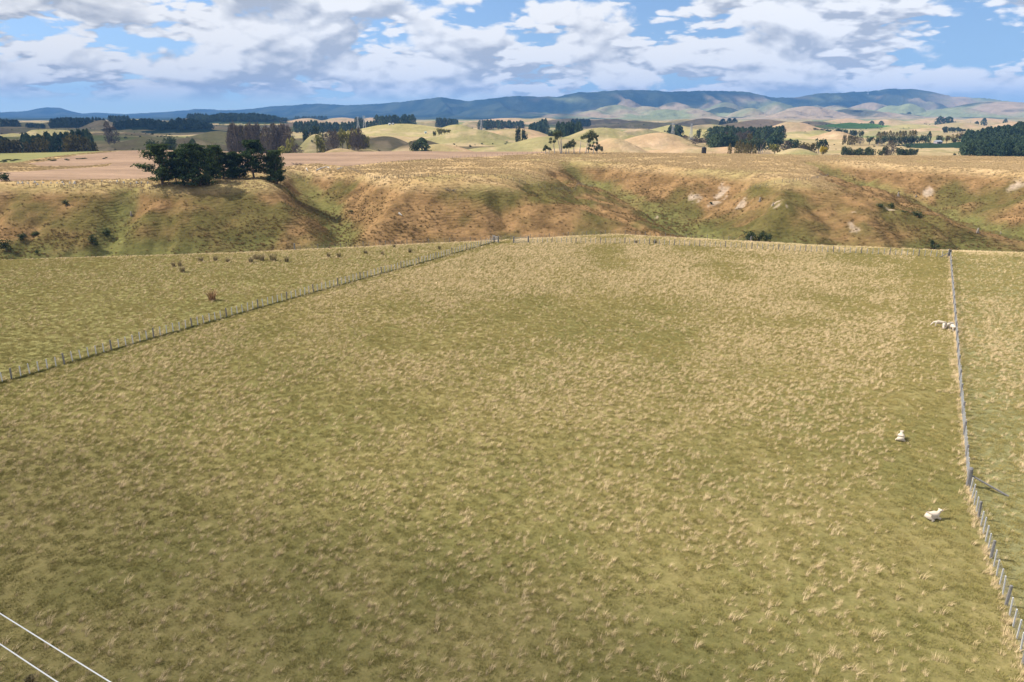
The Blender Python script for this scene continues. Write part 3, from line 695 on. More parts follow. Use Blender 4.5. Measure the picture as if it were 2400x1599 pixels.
def build_grass():
    rng = np.random.default_rng(3)
    sward = proto_collection('sward_clump', [tuft(40, .16, .30, .3, .012, rng) for _ in range(6)], M_SWARD)
    straw = proto_collection('straw_clump', [tuft(26, .42, .15, .55, .008, rng) for _ in range(8)], M_STRAW)
    dryg = proto_collection('dry_clump', [tuft(16, .42, .45, .4, .05, rng) for _ in range(4)], M_DRYG)
    rush = proto_collection('rush_clump', [tuft(18, .62, .40, .2, .06, rng) for _ in range(4)], M_SCRUBG)
    def wedge(n, y0, y1, marg=14):
        y = np.sqrt(rng.uniform(y0 * y0, y1 * y1, n)); x = rng.uniform(-1, 1, n) * (y * .76 + marg); return x, y
    def emit(nm, lab, x, y, s, coll, nv, lean=True, sz=1.0):
        z = height(x, y); n = len(x)
        rot = np.zeros((n, 3)); rot[:, 2] = rng.uniform(-.9, .9, n) if lean else rng.uniform(0, 6.28, n)
        sc = np.stack([s, s, s * sz * rng.uniform(.8, 1.2, n)], 1)
        scatter(nm, lab, np.stack([x, y, z], 1), rot, sc, coll, nv)
    FR = [on_z(2400, 1590), on_z(2268, 1140), on_z(2228, 600)]
    def off_right(x, y):     # metres to the right of the right-hand fence
        fx = np.interp(y, [p[1] for p in FR], [p[0] for p in FR]); return x - fx
    FLp = [on_z(-150, 945), on_z(0, 900), on_z(1180, 566)]
    def off_left(x, y):
        fx = np.interp(y, [p[1] for p in FLp], [p[0] for p in FLp]); return x - fx
    # short green sward everywhere
    x, y = wedge(250000, 26, 172)
    k = y < np.interp(x, BRX, BRY) + 3; x, y = x[k], y[k]
    emit('pasture_sward', 'short green and olive pasture grass covering the near paddock', x, y, rng.uniform(.65, 1.2, len(x)), sward, 6)
    # straw coloured seed heads, in drifts
    x, y = wedge(260000, 26, 172)
    f = fbm(x, y, 9, 3, 50.0) * .6 + fbm(x, y, 34, 2, 52.0) * .4
    dr = off_right(x, y); dl = off_left(x, y)
    pr = sstep(.34, .62, f) * .75 + .12
    pr = pr * np.where(dl < 0, .42, 1.0) * np.where((dl > 0) & (dl < 1.6), .25, 1.0)
    pr = pr * np.where((dr > -6.5) & (dr < -1.0), .35, 1.0) * np.where((dr > .4) & (dr < 3.5), .6, 1.0) * np.where(dr > 3.5, 1.3, 1.0)
    pr = pr * (0.55 + .45 * sstep(-70, 10, x + .2 * y)) * (.45 + .55 * sstep(34, 95, y))
    k = (rng.random(len(x)) < pr) & (y < np.interp(x, BRX, BRY) + 4); x, y = x[k], y[k]
    emit('dry_seedheads', 'straw coloured seeding grass tufts leaning across the paddock', x, y, rng.uniform(.42, .88, len(x)) * np.where(rng.random(len(x)) < .12, 1.35, 1.0), straw, 8)
    # ungrazed straw along the brink and along the right-hand fence
    bx = rng.uniform(-135, 150, 5200); by = np.interp(bx, BRX, BRY) + 1.2 + rng.normal(0, 1.3, len(bx))
    t = rng.random(520); fy = FR[0][1] + (FR[2][1] - FR[0][1]) * t; fx = np.interp(fy, [p[1] for p in FR], [p[0] for p in FR]) - np.abs(rng.normal(.12, .18, 520))
    x = np.concatenate([bx, fx]); y = np.concatenate([by, fy])
    emit('fence_line_straw', 'long ungrazed straw along the brink and the fence foot', x, y, rng.uniform(.6, 1.1, len(x)), straw, 8)
    # dark grass clumps whose colour stands in for the left fence's shadow line
    rank = proto_collection('shade_clump', [tuft(22, .24, .20, .1, .016, rng) for _ in range(3)], M_FENCESHADE)  # rank: clumps coloured as the left fence's shadow line
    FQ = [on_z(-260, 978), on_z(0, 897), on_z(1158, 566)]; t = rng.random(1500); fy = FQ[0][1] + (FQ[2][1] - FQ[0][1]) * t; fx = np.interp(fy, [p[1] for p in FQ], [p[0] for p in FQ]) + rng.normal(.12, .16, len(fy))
    emit('fence_shade_grass', 'dark green grass coloured as the shadow line at the foot of the left fence', fx, fy, rng.uniform(.7, 1.2, len(fx)), rank, 3)
    # far bank and plateau
    x, y = wedge(230000, 205, 520, 0)
    k = (y > np.interp(x, MNX, MNY) - 4) & ~in_poly(x, y, PLOUGH) & ~in_poly(x, y, GREENF) & ~in_poly(x, y, GREENR)
    x, y = x[k], y[k]; z = height(x, y); top = z > -1.5
    k = top & (rng.random(len(x)) < .55 * sstep(.3, .6, fbm(x, y, 12, 3, 5.0)) + .12)
    emit('dry_pasture_grass', 'tan dry grass on the plateau beyond the gully', x[k], y[k], rng.uniform(.7, 1.5, k.sum()), dryg, 4)
    k = (~top) & (rng.random(len(x)) < .6 * sstep(.40, .65, fbm(x, y, 16, 3, 6.0)) * sstep(-1, -12, z) + .10)
    emit('gully_tussock', 'brown and olive tussock on the gully banks', x[k], y[k], rng.uniform(.4, 1.15, k.sum()), rush, 4, False)
build_grass()

# ------------------------------------------------------------------ trees
def cards(P, Nn, size, rng, asp=.55):
    """leaf-sized faces at points P, turned mostly towards Nn"""
    n = len(P); a = rng.normal(size=(n, 3)); d = Nn + .55 * a; d /= np.linalg.norm(d, axis=1)[:, None] + 1e-9
    r = rng.normal(size=(n, 3)); u = np.cross(d, r); u /= np.linalg.norm(u, axis=1)[:, None] + 1e-9; w = np.cross(d, u)
    s = size * rng.uniform(.6, 1.4, (n, 1)); u = u * s; w = w * s * asp
    V = np.stack([P - u, P - w * .9, P + u, P + w], 1).reshape(-1, 3)
    return V, np.arange(n * 4).reshape(-1, 4)
def unit_crown(kind, rng):
    P = []; N = []
    if kind in ('conifer',):
        n = 420
        f = rng.random(n) ** .8; prof = np.sin(np.clip(f * .86 + .14, 0, 1) * math.pi) ** .55 * (1 - .25 * f)
        a = rng.uniform(0, 6.28, n); lob = 1 + .30 * np.sin(a * 3 + f * 9 + rng.uniform(0, 6)) ; r = .50 * prof * lob * np.sqrt(rng.uniform(.45, 1, n))
        P = np.stack([np.cos(a) * r, np.sin(a) * r, .05 + .93 * f], 1); N = np.stack([np.cos(a), np.sin(a), .5 + 0 * a], 1); size, asp = .085, .5
    elif kind in ('round', 'green', 'yelg', 'yel', 'gumf'):
        n = 520; L = 11; c = np.stack([rng.uniform(-.30, .30, L), rng.uniform(-.30, .30, L), rng.uniform(.32, .82, L)], 1); rad = rng.uniform(.14, .24, L)
        i = rng.integers(0, L, n); d = rng.normal(size=(n, 3)); d /= np.linalg.norm(d, axis=1)[:, None]
        P = c[i] + d * (rad[i] * rng.uniform(.6, 1.05, n))[:, None]; P[:, 2] = np.clip(P[:, 2], .06, 1); N = d + np.array([0, 0, .4]); size, asp = .060, .6
    elif kind == 'poplar':
        n = 320; f = rng.random(n); prof = np.sin(np.clip(f * .93 + .07, 0, 1) * math.pi) ** .6; a = rng.uniform(0, 6.28, n); r = .46 * prof * np.sqrt(rng.uniform(.3, 1, n)) * (1 + .2 * np.sin(a * 2 + f * 14))
        P = np.stack([np.cos(a) * r, np.sin(a) * r, .08 + .92 * f], 1); N = np.stack([np.cos(a), np.sin(a), .6 + 0 * a], 1); size, asp = .075, .6
    elif kind == 'bare':
        n = 330; a = rng.uniform(0, 6.28, n); f = rng.random(n); r = .48 * np.sqrt(rng.uniform(.05, 1, n)) * np.sin(np.clip(f * .8 + .2, 0, 1) * math.pi) ** .5
        P = np.stack([np.cos(a) * r, np.sin(a) * r, .28 + .72 * f], 1); N = rng.normal(size=(n, 3)); size, asp = .10, .16
    elif kind == 'shrub':
        n = 420; L = 9; c = np.stack([rng.uniform(-.3, .3, L), rng.uniform(-.3, .3, L), rng.uniform(.15, .7, L)], 1); rad = rng.uniform(.16, .28, L)
        i = rng.integers(0, L, n); d = rng.normal(size=(n, 3)); d /= np.linalg.norm(d, axis=1)[:, None]
        P = c[i] + d * (rad[i] * rng.uniform(.6, 1.05, n))[:, None]; P[:, 2] = np.clip(P[:, 2], .0, 1.02); N = d + np.array([0, 0, .4]); size, asp = .065, .6
    V, Fc = cards(P, N, size, rng, asp); V[:, 2] = np.maximum(V[:, 2], .0)
    return mesh_np('crown', V, Fc)
def unit_trunk(kind, rng):
    b = MB(); top = {'conifer': .85, 'poplar': .8, 'bare': .6, 'shrub': .35}.get(kind, .6); r = {'poplar': .05, 'shrub': .03, 'bare': .035}.get(kind, .045)
    j = lambda s: rng.uniform(-s, s)
    b.path([(0, 0, -.04), (j(.02), j(.02), top * .5), (j(.04), j(.04), top)], [r, r * .75, r * .3], 6)
    if kind in ('round', 'green', 'yelg', 'yel', 'bare', 'gumf', 'shrub'):
        for _ in range(9 if kind == 'bare' else 5):
            a = rng.uniform(0, 6.28); z0 = top * rng.uniform(.3, .8); L = rng.uniform(.2, .36)
            b.path([(0, 0, z0), (math.cos(a) * L * .6, math.sin(a) * L * .6, z0 + L * .45), (math.cos(a) * L, math.sin(a) * L, min(z0 + L * 1.1, .97))], [r * .5, r * .35, r * .12], 4)
    return b.mesh('trunk')
TREE = {}
KM = {'conifer': (M_CON, M_BARK), 'round': (M_ROUND, M_GREYBARK), 'green': (M_GREEN, M_GREYBARK), 'yelg': (M_YELG, M_GREYBARK), 'yel': (M_YEL, M_GREYBARK), 'poplar': (M_POP, M_GREYBARK), 'bare': (M_BARE, M_GREYBARK), 'shrub': (M_GREEN, M_GREYBARK), 'gumf': (M_GUM, M_GUMBARK)}
def variants(kind):
    if kind not in TREE:
        rng = np.random.default_rng(sum(map(ord, kind))); out = []
        for _ in range(4):
            c = unit_crown(kind, rng); c.materials.append(KM[kind][0]); t = unit_trunk(kind, rng); t.materials.append(KM[kind][1]); out.append((c, t))
        TREE[kind] = out
    return TREE[kind]
def plant(kind, x, y, h, w, name, label, group, cat='tree', z=None):
    z = hz(x, y) if z is None else z
    c, t = random.choice(variants(kind))
    e = empty(name, (x, y, z - .02 * h), random.uniform(0, 6.28)); e.scale = (w, w, h)
    tag(e, label, cat, group)
    link('crown' if cat == 'tree' else 'foliage', c, None, e); link('trunk' if cat == 'tree' else 'stems', t, None, e)
    return e
def tree_px(kind, px, py, D, wpx, name, label, group, cat='tree', hmin=2.0):
    x, y, zt = at(px, py, D); z = hz(x, y); h = max(zt - z, hmin); w = max(wpx * (1.45 if kind == 'conifer' else 1.15) / F * D, .3 * h)
    return plant(kind, x, y, h, w, name, label, group, cat, z)
def row(kind, px0, px1, py0, py1, D0, D1, n, wpx, name, label, group, jit=3.0, cat='tree'):
    for i in range(n):
        f = (i + random.uniform(.2, .8)) / n
        tree_px(kind, px0 + (px1 - px0) * f, py0 + (py1 - py0) * f + random.uniform(-jit, jit), D0 + (D1 - D0) * random.random(), wpx * random.uniform(.8, 1.25), name, label, group, cat)

def build_pines():
    """the dark pines on the bank below the ploughed field, limb by limb"""
    rng = np.random.default_rng(11)
    def pine_mesh(lopsided, bare_low):
        tr = MB(); tr.path([(0, 0, -.03), (rng.uniform(-.02, .02), 0, .35), (rng.uniform(-.03, .03), rng.uniform(-.02, .02), .7), (0, 0, .97)], [.034, .027, .017, .004], 8)
        P = []; N = []
        lev = np.linspace(bare_low, .93, 18)
        for z0 in lev:
            for _ in range(3):
                a = rng.uniform(0, 6.28); f = (z0 - bare_low) / (1 - bare_low)
                L = (.44 * (1 - f) ** .55 + .05) * rng.uniform(.65, 1.2) * (1 + lopsided * math.cos(a - math.pi))
                rise = rng.uniform(.02, .12) + .10 * f
                p = [np.array([0, 0, z0]), np.array([math.cos(a) * L * .5, math.sin(a) * L * .5, z0 + rise * .35]), np.array([math.cos(a) * L, math.sin(a) * L, z0 + rise])]
                tr.path(p, [.011 * (1 - .5 * f), .007, .002], 4)
                for q in range(5):
                    s = .42 + .58 * q / 4; c = p[1] * (1 - (s - .5) / .5) + p[2] * ((s - .5) / .5) if s > .5 else p[0] * (1 - s / .5) + p[1] * (s / .5)
                    m = 20; off = rng.normal(size=(m, 3)) * np.array([.050, .050, .022]) * (1.25 - .3 * s)
                    P.append(c + off + [0, 0, .012]); N.append(np.tile([math.cos(a) * .3, math.sin(a) * .3, .9], (m, 1)))
        P = np.concatenate(P); N = np.concatenate(N); P[:, 2] = np.clip(P[:, 2], .03, 1.0)
        V, Fc = cards(P, N, .036, rng, .42)
        c = mesh_np('crown', V, Fc); c.materials.append(M_PINE); t = tr.mesh('trunk'); t.materials.append(M_BARK); return c, t
    var = [pine_mesh(.35, .07), pine_mesh(0, .15), pine_mesh(.1, .05), pine_mesh(0, .07)]
    spots = [(381, 431, 340, 78, 0), (413, 427, 357, 40, 1), (429, 427, 352, 46, 1), (452, 434, 339, 72, 2), (470, 435, 343, 66, 2), (487, 424, 350, 56, 3), (507, 419, 342, 50, 1), (524, 414, 359, 52, 2),
             (545, 412, 357, 50, 3), (561, 411, 362, 44, 2), (594, 410, 330, 66, 1), (633, 407, 361, 38, 3), (648, 407, 354, 56, 0)]
    ORD = ['outermost', 'second', 'third', 'fourth', 'fifth', 'sixth', 'seventh', 'eighth', 'ninth', 'tenth', 'eleventh', 'twelfth', 'last']
    for n_, (px, by, ty, w, k) in enumerate(spots):
        x, y, z = hit(px, by + 1, 235, 330); y = min(max(y, 250), 292); x = at(px, by, y)[0]; z = hz(x, y)
        h = at(px, ty, y)[2] - z; W = w / F * y / .88
        e = empty('pine_tree', (x, y, z), random.uniform(-.4, .4)); e.scale = (W, W, h)
        tag(e, '%s dark pine of the clump on the gully brink, counted from the row of stumps' % ORD[n_] if n_ != 10 else 'tallest pine of the clump, its pointed crown clear above its neighbours', 'tree', 'pines clumped on the gully brink')
        c, t = var[k]; link('crown', c, None, e); link('trunk', t, None, e)
build_pines()

def build_gums():
    rng = np.random.default_rng(5)
    def gum(px, by, stems, lobes, name, label, D):
        """stems: pixel paths; lobes: pixel centre and radius; all in the plane of the tree, given depth"""
        x0, y0, _ = at(px, by, D); z0 = hz(x0, y0); e = empty(name, (x0, y0, z0)); tag(e, label, 'tree')
        def P(q, dy=0.0): 
            a = at(q[0], q[1], D); return Vector((a[0] - x0, dy, max(a[2] - z0, -.3)))
        sc = D / F
        for st in stems:
            dy = rng.uniform(-1.2, 1.2); pts = [P(q, dy) for q in st]; pts[0].z = -.3
            b = MB(); n = len(pts); b.path(pts, [.34 * (1 - .7 * i / (n - 1)) for i in range(n)], 6); b.obj('trunk', M_GUMBARK, e)
        V = []; Fs = []; o = 0
        for (cx, cy_, r) in lobes:
            m = int(50 + r * r * 4.0); d = rng.normal(size=(m, 3)); d /= np.linalg.norm(d, axis=1)[:, None]
            c = np.array(P((cx, cy_), rng.uniform(-1.5, 1.5)))
            p = c + d * (r * sc * rng.uniform(.45, 1.05, (m, 1))) * np.array([1, 1.1, .9]); p[:, 2] = np.maximum(p[:, 2], .1)
            v, f = cards(p, d + np.array([0, 0, .4]), .34, rng, .55); V.append(v); Fs.append(f + o); o += len(v)
        link('crown', mesh_np('crown', np.concatenate(V), np.concatenate(Fs)), M_GUM if 'shrub' not in name else M_GREEN, e)
    D = 492
    gum(1301, 353, [[(1301, 354), (1298, 342), (1299, 331), (1303, 322)], [(1314, 353), (1310, 338), (1307, 325), (1308, 314)], [(1316, 353), (1314, 335), (1311, 322)], [(1317, 352), (1316, 332), (1315, 318)]],
        [(1299, 331, 5), (1291, 326, 4), (1290, 333, 4), (1300, 314, 6), (1306, 311, 6), (1312, 311, 6), (1310, 318, 6), (1303, 319, 5), (1316, 316, 4), (1304, 324, 4)], 'gum_tree', 'slender pale stemmed gum with a high tufted crown on the plateau edge', D)
    gum(1345, 353, [[(1346, 353), (1345, 345), (1343, 338)], [(1333, 353), (1333, 347)], [(1326, 353), (1327, 347)]],
        [(1336, 336, 6), (1328, 340, 6), (1342, 331, 5), (1347, 336, 4), (1322, 345, 4), (1336, 343, 5), (1343, 341, 5), (1329, 345, 4)], 'gum_tree', 'low spreading gum with a wedge shaped crown on the plateau edge', D)
    gum(1373, 354, [[(1373, 354), (1376, 343), (1379, 332), (1380, 322)], [(1358, 354), (1360, 340), (1362, 328)], [(1378, 354), (1380, 340), (1382, 326)]],
        [(1365, 323, 5), (1372, 320, 7), (1379, 316, 8), (1387, 310, 7), (1392, 316, 7), (1384, 322, 8), (1395, 320, 5), (1401, 319, 3), (1381, 330, 6), (1388, 326, 5), (1397, 324, 3)], 'gum_tree', 'tall gum with a domed leaning crown and long bare trunks', D + 4)
    gum(1400, 354, [[(1400, 354), (1399, 340), (1399, 328)], [(1391, 354), (1391, 340)]],
        [(1399, 328, 3), (1399, 335, 4), (1403, 341, 4), (1391, 335, 3), (1390, 342, 4), (1396, 346, 5), (1404, 347, 5), (1409, 346, 4), (1411, 351, 4), (1383, 341, 4), (1380, 348, 4), (1398, 351, 4), (1387, 350, 3)], 'gum_tree', 'ragged dark young gum with spiky tiers beside the tall domed gum', D - 2)
    gum(1279, 353, [[(1279, 353), (1279, 345)], [(1287, 353), (1287, 349)]], [(1279, 343, 4), (1277, 349, 4), (1283, 347, 4), (1288, 349, 4), (1274, 351, 3), (1291, 351, 2)], 'evergreen_shrub', 'small dense evergreen shrub left of the slender gums', D - 2)
build_gums()

def build_trees():
    # left, beyond the green field
    for px, py, w in [(30, 314, 46), (60, 320, 30), (88, 315, 46), (165, 312, 52), (192, 318, 40), (8, 322, 30), (215, 330, 26)]:
        tree_px('round', px, py, 650, w, 'autumn_tree', 'rounded olive autumn tree at the edge of the green field', 'olive trees along the green field')
    row('conifer', 45, 212, 316, 303, 700, 760, 13, 20, 'conifer', 'dark conifer in the belt behind the olive autumn trees', 'conifers behind the green field', 4)
    row('conifer', -20, 14, 314, 320, 690, 720, 3, 24, 'conifer', 'dark conifer in the belt behind the olive autumn trees', 'conifers behind the green field', 3)
    for px, py, w, k in [(352, 322, 24, 'green'), (372, 317, 30, 'green'), (393, 313, 36, 'green')]:
        tree_px(k, px, py, 660, w, 'broadleaf_tree', 'grey green broadleaf tree above the golden bush at the ploughed field edge', 'broadleaf trio above the ploughed field')
    tree_px('conifer', 350, 334, 628, 12, 'conifer', 'small dark conifer beside the golden bush', None)
    tree_px('yel', 375, 338, 624, 36, 'golden_bush', 'low golden bush at the top edge of the ploughed field', None, 'bush')
    tree_px('conifer', 450, 325, 640, 24, 'conifer', 'lone conifer standing above the middle of the pine clump', None)
    tree_px('bare', 248, 284, 1050, 18, 'bare_tree', 'tall thin bare tree on the shaded slope behind the conifer belt', None)
    tree_px('bare', 262, 297, 1020, 26, 'bare_tree', 'spreading bare tree on the shaded slope behind the conifer belt', None)
    # leafless grove
    for i in range(34):
        px = random.uniform(533, 676); tree_px('bare', px, random.uniform(288, 300), random.uniform(650, 760), random.uniform(20, 32), 'bare_tree', 'purple brown leafless tree in the dense grove beyond the ploughed field', 'leafless grove beyond the ploughed field')
    for px, py in [(545, 294), (566, 291), (600, 296), (640, 298), (575, 288), (655, 300), (628, 305), (583, 312)]:
        tree_px('round', px, py, random.uniform(680, 740), 24, 'olive_topped_tree', 'olive brown leafy tree among the leafless grove', 'leafy trees in the grove')
    tree_px('yelg', 680, 312, 640, 22, 'willow_tree', 'upright yellow green willow at the right end of the leafless grove', None)
    tree_px('yelg', 665, 335, 625, 40, 'willow_bush', 'low spreading pale willow bush under the upright willow', None, 'bush')
    tree_px('bare', 695, 340, 622, 30, 'bare_bush', 'low bare twiggy bush beside the pale willow bush', None, 'bush')
    # second grove on the knoll
    for i in range(15):
        px = random.uniform(752, 858); tree_px('bare', px, random.uniform(300, 316), random.uniform(640, 700), random.uniform(16, 24), 'slender_tree', 'slender greyish half bare tree in the open grove on the knoll', 'open grove on the knoll')
    for px, py, w in [(748, 302, 24), (800, 298, 20), (822, 295, 24), (852, 312, 26), (812, 300, 18)]:
        tree_px('yelg', px, py, random.uniform(645, 690), w, 'yellowing_tree', 'yellow green poplar like tree in the open grove on the knoll', 'yellowing trees on the knoll')
    for px, py, w in [(838, 297, 24), (848, 302, 20)]: tree_px('round', px, py, 700, w, 'brown_tree', 'brown leaved tree at the back of the open grove', 'brown trees at the back of the grove')
    for px, py, w in [(720, 291, 24), (738, 290, 26), (746, 297, 18)]: tree_px('green', px, py, 900, w, 'dark_tree', 'dark broadleaf tree on the slope behind the knoll grove', 'dark trees behind the knoll grove')
    tree_px('green', 972, 325, 625, 26, 'dark_tree', 'dark rounded tree at the right end of the shaded gully, beside its twin', None)
    tree_px('conifer', 988, 322, 628, 30, 'dark_tree', 'taller dark tree standing beside the rounded dark tree', None)
    for px, py, w in [(1028, 298, 9), (1035, 300, 12), (1041, 301, 10), (1048, 302, 10), (1053, 303, 8)]: tree_px('yelg', px, py, 1150, w, 'poplar', 'yellowing poplar in the small clump on the pasture hill', 'poplar clump on the pasture hill')
    tree_px('green', 1017, 305, 1150, 9, 'round_tree', 'small dark round tree left of the poplar clump', None)
    # shelter belts
    B = 'dark conifer in a far shelter belt'
    row('conifer', 692, 745, 284, 281, 1650, 1750, 8, 11, 'conifer', B + ' left of the pasture hill', 'shelter belt left of the pasture hill', 1.5)
    row('conifer', 745, 880, 286, 284, 1750, 1850, 16, 10, 'conifer', B + ' left of the pasture hill', 'shelter belt left of the pasture hill', 1.5)
    row('conifer', 880, 968, 271, 270, 1900, 2050, 12, 14, 'conifer', 'big dark conifer behind the power pylons', 'big conifers behind the pylons', 3)
    row('conifer', 830, 855, 276, 276, 1900, 2000, 4, 9, 'conifer', 'big dark conifer behind the power pylons', 'big conifers behind the pylons', 2)
    row('conifer', 1020, 1072, 275, 279, 2250, 2350, 9, 9, 'conifer', B + ' in front of the central range', 'belt in front of the central range', 1)
    row('conifer', 1120, 1228, 280, 284, 2000, 2100, 16, 10, 'conifer', B + ' below the tan domes', 'belt below the tan domes', 1.5)
    row('conifer', 1242, 1280, 292, 276, 1500, 1560, 9, 11, 'conifer', 'dark conifer in the wedge shaped block on the hill crest', 'wedge shaped conifer block', 1.5)
    row('conifer', 1306, 1362, 286, 284, 1040, 1090, 9, 14, 'conifer', 'dark conifer in the block behind the gums', 'conifer block behind the gums', 2)
    row('conifer', 1340, 1385, 278, 279, 2300, 2400, 6, 10, 'conifer', B + ' above the block behind the gums', 'small belt above the gums', 1)
    for px, py, w in [(1214, 288, 12), (1230, 291, 12)]: tree_px('green', px, py, 1010, w, 'round_tree', 'dark round tree on the tan rise left of the gums', 'pair on the tan rise')
    for px, py, w in [(1290, 300, 6), (1296, 301, 6)]: tree_px('green', px, py, 900, w, 'round_tree', 'tiny round tree on the green hill above the slender gums', 'tiny pair above the gums')
    # skyline, left
    row('conifer', 118, 212, 276, 275, 2300, 2450, 15, 11, 'conifer', 'dark conifer in the long block on the left skyline', 'long skyline block', 2)
    row('conifer', 120, 165, 281, 285, 2100, 2200, 7, 10, 'conifer', 'dark conifer in the long block on the left skyline', 'long skyline block', 2)
    row('conifer', 253, 300, 271, 270, 2900, 3000, 9, 9, 'conifer', 'dark conifer in the dome shaped skyline block', 'dome shaped skyline block', 1)
    row('conifer', 0, 42, 277, 281, 2300, 2400, 7, 9, 'conifer', 'dark conifer at the foot of the pale far range', 'trees below the pale far range', 1.5)
    row('conifer', 60, 105, 289, 289, 2000, 2050, 7, 8, 'conifer', 'dark conifer in the low belt on the shaded hill', 'low belt on the shaded hill', 1)
    row('conifer', 215, 245, 274, 277, 2500, 2600, 5, 7, 'conifer', 'dark conifer between the two skyline blocks', 'trees between skyline blocks', 1)
    row('conifer', 438, 484, 266, 265, 3150, 3250, 8, 8, 'conifer', 'dark conifer on the bare skyline knob', 'trees on the skyline knob', 1)
    row('conifer', 690, 765, 273, 271, 4300, 4400, 10, 7, 'conifer', 'dark conifer in the thin far skyline belt', 'thin far skyline belt', .6)
    # right
    for px, py, w in [(1573, 293, 14), (1587, 292, 18), (1594, 294, 16)]: tree_px('conifer', px, py, 1180, w, 'round_conifer', 'dark rounded conifer behind the pylon on the tan hill', 'conifers behind the hill pylon')
    tree_px('gumf', 1637, 300, 1080, 14, 'umbrella_tree', 'umbrella crowned tree alone on the green slope right of the pylons', None)
    tree_px('shrub', 1548, 304, 900, 14, 'dark_shrub', 'dark shrub on the skyline of the tan hill', None, 'shrub')
    for i in range(16): tree_px('bare', random.uniform(1590, 1665), random.uniform(316, 328), random.uniform(820, 960), 16, 'bare_willow', 'greyish bare willow in the hollow below the pylons', 'bare willows below the pylons')
    row('conifer', 1664, 1720, 296, 294, 1020, 1100, 9, 16, 'conifer', 'dark conifer in the big block right of the pylons', 'big conifer block', 3)
    row('conifer', 1720, 1838, 299, 295, 1050, 1150, 18, 13, 'conifer', 'dark conifer in the big block right of the pylons', 'big conifer block', 2)
    row('conifer', 1668, 1722, 318, 310, 780, 860, 9, 22, 'conifer', 'large dark conifer in front of the big block', 'large conifers before the block', 5)
    row('bare', 1685, 1760, 312, 308, 900, 960, 8, 18, 'bare_tree', 'purplish bare tree among the dark conifer block', 'bare trees in the block', 3)
    tree_px('conifer', 1822, 303, 840, 26, 'cypress', 'tall pointed dark cypress beside the farm shed', None)
    tree_px('conifer', 1812, 318, 835, 26, 'cypress', 'broad dark cypress leaning on the pointed one', None)
    tree_px('round', 1757, 308, 900, 16, 'copper_tree', 'copper brown round tree beside the white house', None); tree_px('conifer', 1775, 307, 905, 18, 'dark_tree', 'dark rounded tree right of the copper brown tree', None)
    for i in range(14): tree_px('gumf', random.uniform(1735, 1795), random.uniform(318, 332), random.uniform(700, 800), 18, 'grey_gum', 'grey green gum in the grove behind the olive poplars', 'grey gums behind the poplars')
    for px, py in [(1712, 336), (1728, 331), (1735, 329), (1742, 333), (1752, 334), (1760, 335), (1770, 338), (1748, 340)]: tree_px('poplar', px, py, random.uniform(640, 680), 10, 'poplar', 'narrow olive gold poplar in the dip behind the plateau', 'olive gold poplars')
    tree_px('yelg', 1818, 335, 740, 24, 'yellow_green_bush', 'rounded yellow green bush below the cypresses', None, 'bush')
    for px, py, w, k, l in [(1845, 330, 26, 'bare', 'greyish bare tree right of the yellow green bush'), (1853, 326, 20, 'conifer', 'dark round headed tree above the greyish bare tree'), (1868, 325, 24, 'green', 'dark spreading tree with a pale green flank'), (1888, 331, 24, 'round', 'olive tree in the row behind the plateau crest'), (1883, 340, 22, 'bare', 'greyish bare shrub at the plateau crest'), (1897, 339, 24, 'green', 'dark green rounded shrub left of the golden tree'), (1905, 333, 20, 'round', 'olive brown tree behind the dark rounded shrub'), (1922, 322, 18, 'green', 'tall dark broad tree behind the golden tree'), (1935, 326, 12, 'conifer', 'small pointed dark tree behind the golden tree')]:
        tree_px(k, px, py, random.uniform(660, 760), w, 'valley_tree', l, None)
    tree_px('yel', 1931, 340, 625, 18, 'golden_tree', 'bright golden rounded tree on the plateau skyline', None)
    row('green', 1975, 2052, 342, 341, 640, 680, 9, 16, 'hedge_bush', 'dark bush in the hedge behind the plateau crest', 'hedge behind the plateau', 1.5, 'bush')
    tree_px('green', 2072, 333, 655, 22, 'grey_green_tree', 'grey green round tree beside the small white shed', None); tree_px('bare', 2090, 330, 650, 26, 'purple_tree', 'purplish bare round tree right of the grey green tree', None)
    row('green', 2103, 2150, 343, 345, 660, 700, 6, 14, 'hedge_bush', 'low dark bush running right from the purplish tree', 'low bushes by the purplish tree', 1, 'bush')
    row('poplar', 1976, 2012, 316, 318, 980, 1010, 7, 7, 'poplar', 'narrow dark poplar in the left row on the valley floor', 'left poplar row', 1)
    tree_px('bare', 2018, 321, 985, 16, 'bare_tree', 'bare greyish tree at the end of the left poplar row', None)
    tree_px('green', 2040, 318, 990, 18, 'round_tree', 'dark round tree between the two poplar rows', None)
    row('poplar', 2056, 2150, 308, 306, 1040, 1090, 13, 9, 'poplar', 'purplish brown poplar in the right row on the valley floor', 'right poplar row', 2)
    row('gumf', 2055, 2150, 320, 317, 960, 1010, 10, 14, 'valley_bush', 'olive bush at the foot of the right poplar row', 'bushes below the right poplar row', 2, 'bush')
    for px, py, w in [(2158, 316, 14), (2168, 312, 14)]: tree_px('green', px, py, 1000, w, 'dark_tree', 'dark tree at the right end of the right poplar row', 'dark pair ending the poplar row')
    tree_px('conifer', 2180, 307, 1030, 8, 'slim_conifer', 'slim dark conifer standing alone on the valley pasture', None)
    for px, py, w in [(2222, 313, 16), (2240, 311, 16), (2256, 311, 16), (2274, 308, 16)]: tree_px('round', px, py, 1080, w, 'round_tree', 'olive dome shaped tree in the line along the valley pasture', 'dome shaped trees')
    tree_px('green', 2207, 311, 1050, 16, 'dark_tree', 'dark tree sheltering the farm barn', None)
    row('green', 1905, 1948, 300, 303, 1450, 1500, 7, 8, 'hill_shrub', 'dark shrub strung along the far green slope', 'shrubs along the far slope', 1, 'shrub')
